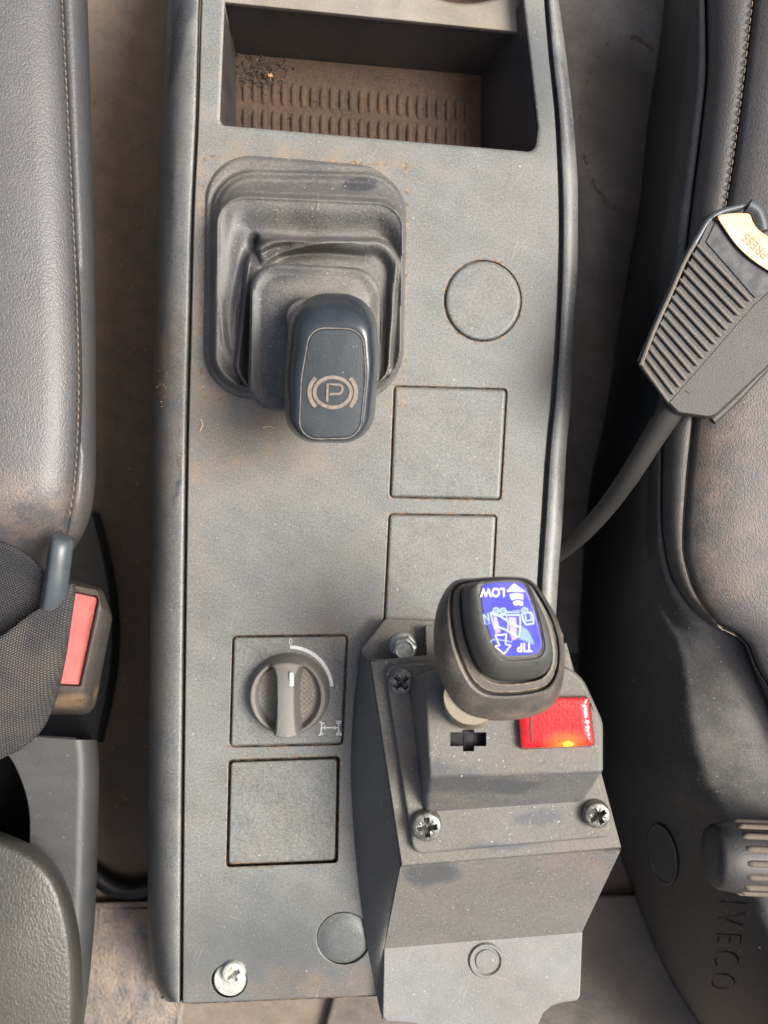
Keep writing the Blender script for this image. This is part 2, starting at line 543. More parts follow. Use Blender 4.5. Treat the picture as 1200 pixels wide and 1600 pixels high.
M_box = plastic('control_box_plastic', base=(0.055, 0.062, 0.068), dust=(0.155, 0.150, 0.134), amt=0.60, scratch=0.12, rough=0.45, drough=0.85,
    clean=[(700, 1222, 0.075, 60, 26, 0, 0.3), (780, 1232, 0.070, 75, 18, 0, 0.4), (840, 1280, 0.05, 38, 13, 3, 0.4), (672, 1366, 0.04, 46, 26, 0, 0.25), (690, 1215, 0.075, 26, 30, 0, 0.4),
           (680, 1080, 0.075, 26, 12, 0, 0.7), (960, 1330, 0.045, 14, 8, 0, 0.5), (790, 1325, 0.05, 70, 8, 3, 0.6), (720, 1560, 0.008, 120, 40, 20, 1.0)],
    dirt=[(915, 1340, 0.04, 70, 40, -10, 0.9), (645, 1150, 0.06, 10, 110, -5, 0.9), (925, 1305, 0.05, 40, 12, -3, 0.7), (575, 985, 0.01, 34, 14, 40, 0.9), (723, 1482, 0.008, 3, 6, 0, 0.3)],
    dirt_col=(0.21, 0.14, 0.09), speck=0.9, contrast=1.7, updust_light=0.3, grain=1300)
M_flange = plastic('control_box_flange_plastic', base=(0.085, 0.09, 0.095), dust=(0.225, 0.228, 0.218), amt=0.58, rough=0.42, drough=0.75, speck=0.9, contrast=0.9, mid=0.7, scratch=0.4)
M_lever = plastic('lever_knob_plastic', base=(0.040, 0.043, 0.044), dust=(0.145, 0.125, 0.097), amt=0.36, rough=0.34, drough=0.75, big=0.9, mid=0.6, speck=0.5, contrast=0.55,
    dirt=[(700, 1040, 0.09, 26, 80, 25, 0.9), (800, 1105, 0.09, 90, 16, 5, 0.9), (870, 990, 0.09, 14, 70, -15, 0.8)], dirt_col=(0.28, 0.22, 0.15))
M_capk = plastic('lever_button_plastic', base=(0.034, 0.038, 0.040), dust=(0.15, 0.145, 0.125), amt=0.34, rough=0.34, drough=0.6, speck=0.4, contrast=0.5)
M_stem = plastic('lever_stem_plastic', base=(0.10, 0.085, 0.06), dust=(0.25, 0.21, 0.15), amt=0.65, rough=0.35, drough=0.6, speck=0.3)
M_black = simple('dark_void', (0.006, 0.006, 0.007), 0.7, var=0.5)
M_zinc = simple('zinc_plated_steel', (0.48, 0.50, 0.47), 0.42, metal=0.6, var=0.35, scale=450, bump=0.00008)
M_zincd = simple('dulled_steel', (0.22, 0.22, 0.20), 0.40, metal=0.6, var=0.55, scale=500, bump=0.0001)
M_white = simple('white_print', (0.68, 0.69, 0.67), 0.5, var=0.2, scale=900)
M_wash = simple('pale_plated_washer', (0.46, 0.48, 0.42), 0.5, metal=0.2, var=0.3, scale=350)
M_vinyl = plastic('seat_vinyl', base=(0.038, 0.041, 0.047), dust=(0.088, 0.087, 0.087), amt=0.42, rough=0.33, drough=0.5, big=0.5, mid=0.3, speck=0.1, leather=0.00006, lscale=1500.0, bump=0.00012, contrast=1.1, spec=0.5,
    dirt=[(1110, 700, 0.02, 30, 130, -6, 0.9), (1140, 770, 0.03, 60, 40, 20, 1.0), (1180, 830, 0.03, 60, 50, 20, 1.0), (1120, 900, 0.02, 50, 20, 20, 1.0), (60, 800, 0.03, 60, 50, 0, 1.0)], dirt_col=(0.25, 0.17, 0.12))
M_vinylR = plastic('seat_vinyl_soiled', base=(0.028, 0.029, 0.033), dust=(0.070, 0.065, 0.060), amt=0.42, rough=0.40, drough=0.6, big=0.5, mid=0.3, speck=0.1, leather=0.00006, lscale=1500.0, bump=0.00012, contrast=1.1,
    dirt=[(1110, 760, 0.02, 34, 190, -6, 0.9), (1150, 770, 0.03, 70, 60, 20, 1.0), (1180, 850, 0.03, 70, 80, 20, 1.0), (1120, 920, 0.02, 60, 30, 20, 1.0), (1170, 640, 0.03, 50, 60, 0, 1.0)], dirt_col=(0.19, 0.125, 0.085))
M_arm = plastic('armrest_vinyl', base=(0.026, 0.027, 0.025), dust=(0.082, 0.080, 0.070), amt=0.40, rough=0.34, drough=0.52, leather=0.00009, lscale=1050.0, contrast=1.0, bump=0.0001, speck=0.2)
M_shell = plastic('seat_shell_plastic', base=(0.012, 0.0135, 0.0155), dust=(0.20, 0.195, 0.185), amt=0.16, rough=0.42, drough=0.6, speck=0.6, big=0.3, updust_light=0.6,  # strong upward term paints the lit ridge and shaded side, besides dust
    dirt=[(1160, 1160, 0.004, 50, 110, -15, 1.0), (1185, 1225, 0.02, 14, 14, 0, 0.9), (1165, 1270, 0.02, 20, 8, 40, 0.9)], dirt_col=(0.20, 0.185, 0.155))  # large ellipse adds painted light to the upward face, small ones are dirt
M_shellL = plastic('left_cover_plastic', base=(0.036, 0.039, 0.042), dust=(0.085, 0.086, 0.084), amt=0.35, rough=0.42, drough=0.6, speck=0.2)
M_seam = simple('seam_dust', (0.27, 0.20, 0.145), 0.9, var=0.4, scale=400)
M_floor = plastic('floor_vinyl', base=(0.045, 0.039, 0.034), dust=(0.225, 0.180, 0.140), amt=0.55, rough=0.5, drough=0.85, big=0.9, mid=0.6, speck=0.2, grain=500, bump=0.0003,
    clean=[(960, 170, FLOOR, 55, 150, 8, 0.35), (200, 1230, FLOOR, 70, 170, 0, 0.7), (170, 930, FLOOR, 40, 160, 0, 0.9)],  # first ellipse a stain, the other two paint shade into the gap floor
    dirt=[(200, 300, FLOOR, 60, 300, 0, 1.0), (930, 60, FLOOR, 60, 120, 0, 1.0)], dirt_col=(0.22, 0.14, 0.095),
    circles=[(965, 160, 62, 150, 3, FLOOR)])
M_floor2 = plastic('floor_plate_dust', base=(0.045, 0.040, 0.035), dust=(0.17, 0.148, 0.122), amt=0.5, rough=0.5, drough=0.8, big=1.2, mid=0.9, speck=0.1, grain=500)
M_carpet = plastic('carpet_dirt', base=(0.09, 0.10, 0.115), dust=(0.29, 0.235, 0.19), amt=0.5, rough=0.95, drough=0.98, big=1.4, mid=1.2, grain=420, bump=0.003, speck=0.1, contrast=0.9)
M_red = simple('faded_red_button', (0.50, 0.135, 0.12), 0.5, var=0.14, scale=120)
M_orange = simple('cream_orange_button', (0.58, 0.37, 0.19), 0.5, var=0.14, scale=90, col2=(0.64, 0.48, 0.32))
M_buck = plastic('buckle_plastic', base=(0.018, 0.018, 0.019), dust=(0.10, 0.080, 0.060), amt=0.38, rough=0.42, drough=0.7, big=0.7, speck=0.3,
    dirt=[(115, 1100, 0.02, 60, 16, 0, 0.5)], dirt_col=(0.42, 0.26, 0.14))
M_buckR = plastic('ribbed_buckle_plastic', base=(0.016, 0.018, 0.020), dust=(0.070, 0.065, 0.057), amt=0.32, rough=0.42, drough=0.7, speck=0.2)
M_rib = plastic('rib_edge_dust', base=(0.06, 0.055, 0.05), dust=(0.17, 0.145, 0.12), amt=0.55, rough=0.5, drough=0.8, speck=0.3)
M_tongue = plastic('belt_tongue_plastic', base=(0.026, 0.035, 0.043), dust=(0.09, 0.105, 0.115), amt=0.35, rough=0.3, drough=0.5, speck=0.3, bump=0.00006)
M_stalk = plastic('stalk_plastic', base=(0.010, 0.011, 0.011), dust=(0.032, 0.029, 0.025), amt=0.35, rough=0.5, drough=0.8, speck=0.1)
M_cap = simple('groove_dirt', (0.10, 0.08, 0.06), 0.9, var=0.6, scale=260, col2=(0.012, 0.011, 0.010))

def webbing_mat(name, c1, c2, c3):
    s = NT(name)
    uv = s.n('ShaderNodeUVMap').outputs[0]
    xyz = s.sep(uv)
    a = s.math('SINE', s.math('MULTIPLY', xyz[0], 2*math.pi))
    # rows offset half a pitch, like a twill
    row = s.math('FLOOR', xyz[1])
    off = s.math('MULTIPLY', row, 0.5)
    u = s.math('FRACT', s.math('ADD', xyz[0], off))
    v = s.math('FRACT', xyz[1])
    du = s.math('SUBTRACT', 1.0, s.math('ABSOLUTE', s.math('SUBTRACT', s.math('MULTIPLY', u, 2.0), 1.0)))
    dv = s.math('SUBTRACT', 1.0, s.math('ABSOLUTE', s.math('SUBTRACT', s.math('MULTIPLY', v, 2.0), 1.0)))
    h = s.math('MULTIPLY', s.ramp(du, 0.0, 0.55), s.ramp(dv, 0.0, 0.7))
    n = s.noise(40, 3, 0.6)
    col = s.mix(s.ramp(n, 0.4, 0.62), c1, c2)
    col = s.mix(s.math('MULTIPLY', s.noise(900, 2), 0.45), col, c3)
    col = s.mix(s.ramp(h, 0.0, 0.6, 0.75, 0.0), col, tuple(c*0.35 for c in c1))
    s.L(col, s.b.inputs['Base Color'])
    s.b.inputs['Roughness'].default_value = 0.72
    bp = s.n('ShaderNodeBump'); bp.inputs['Distance'].default_value = 1.0
    s.L(s.math('MULTIPLY', h, 0.0007), bp.inputs['Height'])
    s.L(bp.outputs[0], s.b.inputs['Normal'])
    return s.m
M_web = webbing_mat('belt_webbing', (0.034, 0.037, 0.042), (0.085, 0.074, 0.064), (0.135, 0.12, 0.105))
M_web_shaded = webbing_mat('belt_webbing_shaded', (0.022, 0.024, 0.029), (0.040, 0.040, 0.044), (0.09, 0.085, 0.08))  # same webbing with the shade of the upper fold put into its colour

def glass_red():
    s = NT('red_lens')
    col = s.mix(s.ramp(s.noise(160, 2), 0.4, 0.6), (0.80, 0.022, 0.03), (0.62, 0.012, 0.02))
    s.L(col, s.b.inputs['Base Color'])
    s.b.inputs['Roughness'].default_value = 0.12
    s.b.inputs['Transmission Weight'].default_value = 0.55
    bp = s.n('ShaderNodeBump'); bp.inputs['Distance'].default_value = 1.0
    vo = s.n('ShaderNodeTexVoronoi'); vo.inputs['Scale'].default_value = 620; vo.inputs['Randomness'].default_value = 0.55; s.L(s.pos, vo.inputs['Vector'])
    s.L(s.math('MULTIPLY', vo.outputs['Distance'], 0.00012), bp.inputs['Height']); s.L(bp.outputs[0], s.b.inputs['Normal'])
    s.L(bp.outputs[0], s.b.inputs['Normal'])
    s.b.inputs['IOR'].default_value = 1.49
    s.b.inputs['Coat Weight'].default_value = 0.5
    s.b.inputs['Coat Roughness'].default_value = 0.15
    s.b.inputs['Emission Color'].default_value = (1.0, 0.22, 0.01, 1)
    s.L(s.math('MULTIPLY', s.blob(s.warped(0.0012, 300), (884, 1160, 0.080, 24, 13, 0, 0.9)), 0.35), s.b.inputs['Emission Strength'])  # orange glow painted into the lens for a glint of sun
    return s.m
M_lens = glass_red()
M_lensin = simple('red_reflector', (0.75, 0.05, 0.05), 0.45, var=0.25, scale=500)
M_lensdot = simple('amber_lens_dot', (0.42, 0.02, 0.02), 0.3, var=0.2, scale=500)
def glint_mat():  # glowing amber that stands in for sunlight refracted in the lens
    s = NT('amber_glint')
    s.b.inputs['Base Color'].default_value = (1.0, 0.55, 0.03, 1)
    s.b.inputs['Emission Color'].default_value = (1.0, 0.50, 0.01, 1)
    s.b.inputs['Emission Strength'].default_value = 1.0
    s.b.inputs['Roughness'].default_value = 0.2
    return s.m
M_glint = glint_mat()
def decal_mat():
    s = NT('blue_sticker')
    col = s.mix(s.ramp(s.noise(140, 3), 0.4, 0.65), (0.028, 0.032, 0.40), (0.060, 0.060, 0.46))
    s.L(col, s.b.inputs['Base Color'])
    s.b.inputs['Roughness'].default_value = 0.22
    s.b.inputs['Coat Weight'].default_value = 0.6
    s.b.inputs['Coat Roughness'].default_value = 0.12
    return s.m
M_decal = decal_mat()
M_pale = simple('pale_blue_print', (0.42, 0.58, 0.90), 0.35, var=0.15, scale=600)
M_lilac = simple('lilac_print', (0.42, 0.30, 0.72), 0.35, var=0.2, scale=300)
M_midblue = simple('mid_blue_print', (0.16, 0.26, 0.80), 0.35, var=0.15, scale=300)
M_crumb = simple('ochre_crumbs', (0.55, 0.27, 0.10), 0.9, var=0.6, scale=400)
M_crumb2 = simple('dark_soil_crumbs', (0.06, 0.045, 0.03), 0.95, var=0.5, scale=400)
M_straw = simple('straw', (0.50, 0.42, 0.28), 0.8)

# ------------------------------------------------------------------ the setting: floor
def build_floor():
    mb = MB()
    n = 24
    rows = []
    for i in range(n+1):
        rows.append([Vector((-1.5+3.0*j/n, -1.5+3.0*i/n, FLOOR)) for j in range(n+1)])
    mb.sheet(rows)
    o = mb.build('floor', M_floor, kind='structure')
    o['label'] = 'dusty dark vinyl cab floor in the gaps beside the console'
    # dusty metal plate below, lower right, with a shallow step
    mb = MB()
    zf = FLOOR+0.010
    poly = rpoly([(560, 1405), (1160, 1395), (1300, 1900), (430, 1900)], 8, 3)
    mb.slab(poly, FLOOR-0.002, zf, 8)
    o = mb.build('floor_plate', M_floor2, kind='structure')
    o['label'] = 'raised dusty metal floor plate below the console end'
    mb = MB()
    poly = rpoly([(90, 1412), (300, 1405), (262, 1900), (40, 1900)], 10, 3)
    mb.slab(poly, FLOOR-0.002, FLOOR+0.012, 10, cap=False)
    # lumpy top
    rows = []
    for i in range(41):
        t = i/40
        y = 1420+(1890-1420)*t
        xl, xr = 98-50*t, 294-36*t
        rows.append([W(xl+(xr-xl)*j/24, y, FLOOR+0.012+0.003*(random.random()-0.5)) for j in range(25)])
    mb.sheet(rows)
    mb.build('carpet', M_carpet, kind='structure')['label'] = 'matted dirty carpet at the lower left of the floor'
def build_tunnel():
    mb = MB(); rows = []  # height and pale colour chosen to brighten the shaded gap
    for i in range(45):
        y = -300+i*30
        x1 = 1068-0.10*max(0, min(y, 700)+100)
        u_ = max(0.0, min(1.0, (y-220)/760.0)); fall = -0.098*u_*u_*(3-2*u_)
        rows.append([W(870, y, -0.102+fall), W(900, y, -0.100+fall), W(930, y, -0.100+fall), W(965, y, -0.101+fall), W(x1-30, y, -0.104+fall), W(x1, y, -0.112+fall), W(x1+4, y, FLOOR)])
    mb.sheet(rows)
    m = plastic('tunnel_cover_paled_dust', base=(0.10, 0.085, 0.07), dust=(0.50, 0.46, 0.40), amt=0.62, rough=0.45, drough=0.8, big=0.7, mid=0.6, grain=700, speck=0.3, bump=0.0002,
                clean=[(985, 190, -0.10, 75, 130, 10, 0.35), (985, 420, -0.12, 50, 150, 5, 0.6)], circles=[(985, 190, 78, 135, 4, -0.10)])
    mb.build('raised_tunnel_cover', m, kind='structure', wn=False)['label'] = 'dusty tunnel cover raised and paled to brighten the gap right of the console'
build_floor()
build_tunnel()

# ------------------------------------------------------------------ centre console
xr_groove = curve1([(-200, 838), (0, 851), (75, 857), (200, 869), (350, 874), (420, 873), (520, 869), (618, 862), (707, 853), (800, 847), (913, 840), (1100, 833), (1560, 822)])
xr_outer = curve1([(-200, 850), (0, 873), (75, 883), (150, 892), (230, 899), (300, 903), (400, 903), (500, 898), (620, 893), (700, 885), (800, 880), (893, 873), (1100, 862), (1560, 850)])
xl_seam = curve1([(-200, 322), (0, 312), (180, 307), (333, 300), (500, 296), (700, 291), (1000, 287), (1300, 284), (1568, 282)])
xl_outer = curve1([(-200, 280), (0, 263), (100, 258), (180, 253), (300, 247), (450, 243), (600, 239), (800, 236), (1000, 233), (1200, 231), (1440, 231), (1490, 234), (1530, 241), (1552, 250), (1566, 262)])

console = thing('centre_console', 'long dusty grey plastic cab console with open tray, square blanks and lever boot on it', 'console', W(580, 800, FLOOR))

def yrange(a, b, n): return [a+(b-a)*i/n for i in range(n+1)]
bx = lambda y: 1568 - (y-282)*0.043   # bottom edge of faceplate as a function of x

def build_console():
    # --- faceplate with all its openings
    left = [(xl_seam(y)+3.5, y) for y in yrange(-180, 1566, 44)]
    bottom = [(x, 1568-(x-282)*0.043) for x in (300, 380, 460, 540, 620, 700, 780)]
    right = [(xr_groove(y)-1.0, y) for y in yrange(1540, -180, 44)]
    outer = left+bottom+right
    tray = rpoly([(350, -150), (352, -5), (344, 188), (348, 196), (836, 238), (840, 200), (817, 0), (806, -150)], [2, 30, 6, 18, 14, 10, 30, 2], 5)
    holes = {
        'tray': tray,
        'up': rpoly(SQ_UP, 7, 4), 'mid': rpoly(SQ_MID, 7, 4), 'rot': rpoly(SQ_ROT, 8, 4), 'low': rpoly(SQ_LOW, 6, 4),
        'cap': ellipse(754, 470, 61, 64, 56), 'dim': ellipse(537, 1466, 42, 41, 48), 'scr': ellipse(358, 1532, 28, 26.5, 36)}
    mb = MB()
    b = 1.8; zb = 0.0004
    hl = []
    for k, h in holes.items():
        bb = 6 if k == 'tray' else (3.0 if k == 'dim' else b)
        zz = 0.0014 if k == 'tray' else zb
        ho = offset(h, -bb)
        hl.append(ho)
        depth = {'tray': -0.010, 'cap': -0.0024, 'dim': -0.0024, 'scr': -0.0046}.get(k, -0.0030)
        rs = []
        for q in range(4):
            a = q/3*math.pi/2
            rs.append(ring(offset(h, -bb*(1-math.sin(a))), -zz*(1-math.cos(a))))
        rs.append(ring(h, depth))
        mb.loft(rs, cap1=False)
    # inner refinement points are not needed: it is a flat moulding
    oi = offset(outer, 1.6)
    mb.fill(oi, hl, 0.0)
    mb.loft([ring(oi, 0.0), ring(offset(outer, 0.4), -0.0003), ring(outer, -0.0010), ring(outer, -0.012)], cap1=False)
    mb.build('faceplate', M_panel, console, ang=30)
    # backing under seams and squares
    mb = MB()
    mb.loft([ring(offset(outer, -1.5), -0.0062), ring(offset(outer, -1.5), -0.014)], cap1=False)
    tr2 = offset(tray, -9)
    mb.fill(offset(outer, -1.5), [tr2], -0.0062)
    for nm_, zz_ in (('up', -0.0013), ('mid', -0.0013), ('cap', -0.0010), ('rot', -0.0015)):
        mb.loft([ring(offset(holes[nm_], -1), -0.0061), ring(offset(holes[nm_], -1), zz_)], cap1=True)
    mb.build('backing', M_cap, console)
    # --- blank covers
    def cover(pts, r, ztop, gap=3.0, bev=5, dome=0.0004, label=None):
        mb = MB()
        p = offset(rpoly(pts, r, 4), gap)
        rs = [ring(p, -0.0061)]
        for q in range(5):
            a = q/4*math.pi/2
            rs.append(ring(offset(p, bev*(1-math.cos(a))), ztop-0.0012*(1-math.sin(a))))
        mb.loft(rs, cap1=True)
        return mb.build('blank_cover', M_panel, console, label=label, ang=50)
    cover(SQ_UP, 7, 0.0006, gap=2.5, label='upper right square blank with dirt in its edge')
    cover(SQ_MID, 7, 0.0006, gap=2.5, label='square blank half hidden behind the tipping lever')
    cover(SQ_LOW, 6, -0.0030, gap=4.0, bev=3, label='sunken square blank below the rotary switch')
    mb = MB()
    p = ellipse(755, 470, 58.5, 61.8, 56)
    mb.loft([ring(p, -0.0061), ring(p, -0.0004), ring(offset(p, 1.2), 0.0001), ring(offset(p, 3), 0.0005), ring(offset(p, 6), 0.0007), ring(offset(p, 30), 0.0007)])
    mb.build('round_cap', M_panel, console, ang=60)
    mb = MB()
    p = ellipse(537.5, 1467, 41.6, 40.6, 48)
    mb.loft([ring(p, -0.0022), ring(offset(p, 3), -0.0019), ring(offset(p, 8), -0.0013), ring(offset(p, 14), -0.0006), ring(offset(p, 22), -0.0004), ring(offset(p, 35), -0.0004)])
    mb.build('round_dimple', M_panel, console, ang=60)
    # --- left rounded trim
    ys = yrange(-180, 1440, 54)+yrange(1452, 1566, 14)
    prof = [(1.03, -0.006), (1.0, -0.006), (0.995, -0.0008), (0.97, -0.0001), (0.90, 0.0003), (0.75, 0.0), (0.58, -0.0012), (0.42, -0.0036), (0.28, -0.0072), (0.16, -0.0120), (0.07, -0.019), (0.02, -0.028), (0.0, -0.040), (0.03, -0.07), (0.10, FLOOR)]
    mb = MB()
    rows = []
    for y in ys:
        a, c = xl_outer(y), xl_seam(y)-1
        rows.append([W(a+(c-a)*t, y, z) for t, z in prof])
    mb.sheet(rows)
    # lower end of the trim turned down
    last = rows[-1]
    rows2 = [last, [Vector((v.x, v.y-0.0008, v.z-0.0015)) for v in last], [Vector((v.x, v.y-0.001, min(v.z-0.01, -0.02) if v.z > -0.1 else v.z)) for v in last], [Vector((v.x, v.y+0.001, FLOOR)) for v in last]]
    mb.sheet(rows2)
    mb.build('side_trim', M_trim, console, ang=50, wn=False, label='rounded left side trim of the console')
    # --- right rail
    prof = [(-0.25, -0.006), (0.10, -0.006), (0.14, -0.0008), (0.22, 0.0010), (0.36, 0.0016), (0.60, 0.0014), (0.80, 0.0003), (0.93, -0.0016), (0.985, -0.0026), (1.0, -0.0045), (1.0, -0.02), (0.90, -0.08), (0.8, FLOOR)]
    mb = MB(); rows = []
    for y in yrange(-180, 1550, 64):
        a, c = xr_groove(y), xr_outer(y)
        a2 = a + 1.0
        rows.append([W(a2+(c-a2)*t, y, z) for t, z in prof])
    mb.sheet(rows)
    rows2 = [rows[-1], [Vector((v.x, v.y, FLOOR)) for v in rows[-1]]]
    mb.sheet(rows2)
    mb.build('side_trim', M_trim, console, ang=50, label='narrow right side rail of the console')
    # --- end wall under the faceplate
    mb = MB()
    mb.loft([[W(250, 1560, -0.03), W(850, 1536, -0.012), W(850, 1530, FLOOR), W(262, 1545, FLOOR)]], cap1=True)
    mb.build('end_wall', M_trim, console)
    # --- tray: walls, floor, ribs
    ZT = -0.055
    top_open = offset(tray, -3)
    mb = MB()
    lipL, lipR = (352, 6), (812, 54)
    fl = [(369, 88), (751, 121), (751, 262), (369, 232)]
    # left wall
    def quad_wall(a, b, c, d, n=14, m=8):
        rows = []
        for i in range(m+1):
            t = i/m
            rows.append([(a.lerp(b, j/n)).lerp(d.lerp(c, j/n), t) for j in range(n+1)])
        mb.sheet(rows)
    A = W(345, -2, -0.002); B = W(343, 205, -0.002)
    quad_wall(A, B, W(369, 232, ZT), W(369, 80, ZT))
    # bottom wall (towards the viewer's foot of the picture)
    quad_wall(W(342, 196, -0.002), W(842, 240, -0.002), W(755, 262, ZT), W(366, 232, ZT))
    # right wall
    quad_wall(W(842, 243, -0.002), W(818, -6, -0.002), W(751, 108, ZT), W(751, 264, ZT))
    mb.build('tray_wall', M_tray, console)
    mb = MB()
    n = 30
    rows = []
    for i in range(n+1):
        t = i/n
        rows.append([W(366+(754-366)*j/60, (84+(118-84)*j/60)*(1-t)+(234+(264-234)*j/60)*t, ZT+0.0007*(random.random()-0.5)+(0.0016*max(0, 1-t*5))) for j in range(61)])
    mb.sheet(rows)
    mb.build('tray_floor', M_trayfloor, console)
    # ribs, two rows
    mb = MB()
    k = (H-ZT)/F
    pr = [(-5.2, 0), (-4, 0.0012), (0, 0.0020), (4, 0.0012), (5.2, 0)]
    rows = []
    for s in yrange(-19, 19, 6):
        e = max(0.0, 1-(abs(s)/19.5)**4)
        rows.append([Vector((x*k*(0.7+0.3*e), s*k, z*e-0.0004)) for x, z in pr])
    base = console.location
    first = None
    idx = 0
    for r_ in range(2):
        for i in range(24):
            px = 383+i*15.1
            py = (142 if r_ == 0 else 186) + i*1.42
            loc = W(px, py, ZT) - base
            if first is None:
                mb2 = MB(); mb2.sheet([[v+Vector(console.location) for v in row] for row in rows])
                first = mb2.build('floor_rib', M_trayfloor, console, ang=60)
                first.location = loc
            else:
                c = first.copy(); COL.objects.link(c); c.parent = console; c.location = loc
            idx += 1
    # --- crossbar deck with cup hole above the tray
    mb = MB()
    zd = -0.011
    hole = ellipse(728, -118, 132, 129, 64)
    outer2 = [(340, -190)] + [(340, -2)] + [(352+(816-352)*j/14, 0+(47-0)*j/14) for j in range(15)] + [(826, 40), (822, -190)]
    # keep only the part of hole inside: hole lies above, deck continues beyond it
    outer2 = [(330, -300), (340, -2)] + [(352+(816-352)*j/14, 0+(47-0)*j/14) for j in range(15)] + [(824, 40), (870, -300)]
    mb.fill(outer2, [hole], zd)
    # rounded lip and wall down to the tray floor
    rows = []
    lipprof = [(0, 0, zd), (0.2, 3, zd-0.0003), (0.5, 6, zd-0.0014), (0.8, 8, zd-0.0035)]
    for dt, dy, z in lipprof:
        rows.append([W(352+(816-352)*j/14, 0+(47-0)*j/14+dy, z) for j in range(15)])
    mb.sheet(rows)
    mb.loft([ring(hole, zd), ring(offset(hole, 3), zd-0.0008), ring(offset(hole, 5), zd-0.003)], cap1=False)
    mb.build('cup_deck', M_deck, console, ang=40)
    mb = MB()
    rows = []
    for t in yrange(0, 1, 8):
        rows.append([(W(352+(818-352)*j/14, 8+(47)*j/14, zd-0.0035)).lerp(W(366+(754-366)*j/14, 86+(120-86)*j/14, ZT), t) for j in range(15)])
    mb.sheet(rows)
    mb.build('tray_back_wall', M_tray, console)
    mb = MB()
    h2 = offset(hole, 5)
    mb.loft([ring(h2, zd-0.003), ring(offset(hole, 14), zd-0.03), ring(offset(hole, 18), zd-0.06)], cap1=True)
    mb.build('cup_holder', simple('cup_holder_brown', (0.10, 0.055, 0.035), 0.6, var=0.4, scale=60), console)
    # --- screw with washer at the lower left
    c = W(359, 1533, 0)
    mb = MB()
    k0 = H/F
    mb.lathe((c.x, c.y), [(26*k0, -0.0045), (26*k0, -0.0016), (24.5*k0, -0.0010), (9*k0, -0.0009)], 40)
    w = mb.build('washer', M_wash, console)
    cc = W(364, 1523, 0.003)
    screw_head(cc, 18.5*(H-0.003)/F, -0.001, 0.0042, console, M_wash, 'screw', ph=0.5)

def screw_head(c, R, z0, hgt, parent, mat, name='screw', ph=0.3, star=False, label=None, pozi=True):
    """pan head with a real cross recess: polar grid whose height is cut down inside the cross"""
    nr, nt = 22, 80
    vs = []; fs = []
    def zt(r, a):
        x, y = r*math.cos(a-ph), r*math.sin(a-ph)
        q = r
        dome = hgt*(0.72+0.28*math.sqrt(max(0, 1-q*q))) if q < 0.86 else hgt*(0.72+0.28*math.sqrt(max(0, 1-0.86**2)))*math.sqrt(max(0, 1-((q-0.86)/0.14)**2*0.9))
        L, w = 0.60, 0.135
        def sm(d, s=0.035): return max(0.0, min(1.0, 0.5 - d/s/2))
        arm = max(min(sm(abs(x)-L), sm(abs(y)-w)), min(sm(abs(y)-L), sm(abs(x)-w)))
        ctr = sm(r-0.26)
        fine = 0
        if pozi:
            xx, yy = (x+y)*0.7071, (x-y)*0.7071
            fine = max(min(sm(abs(xx)-0.5), sm(abs(yy)-0.03)), min(sm(abs(yy)-0.5), sm(abs(xx)-0.03)))*0.25
        return dome - hgt*0.85*max(arm*(1-0.35*min(1, r/0.6)), ctr) - hgt*0.3*fine
    for i in range(1, nr+1):
        r = i/nr
        for j in range(nt):
            a = 2*math.pi*j/nt
            vs.append(Vector((c.x+R*r*math.cos(a), c.y+R*r*math.sin(a), z0+zt(r, a))))
    ci = len(vs); vs.append(Vector((c.x, c.y, z0+zt(0, 0))))
    for j in range(nt):
        fs.append((ci, j, (j+1) % nt))
        for i in range(nr-1):
            fs.append((i*nt+j, (i+1)*nt+j, (i+1)*nt+(j+1) % nt, i*nt+(j+1) % nt))
    b0 = len(vs)
    for j in range(nt):
        a = 2*math.pi*j/nt
        vs.append(Vector((c.x+R*math.cos(a), c.y+R*math.sin(a), z0-0.001)))
    for j in range(nt):
        fs.append(((nr-1)*nt+j, b0+j, b0+(j+1) % nt, (nr-1)*nt+(j+1) % nt))
    mb = MB(); mb.add(vs, fs)
    return mb.build(name, mat, parent, ang=40, label=label)

build_console()

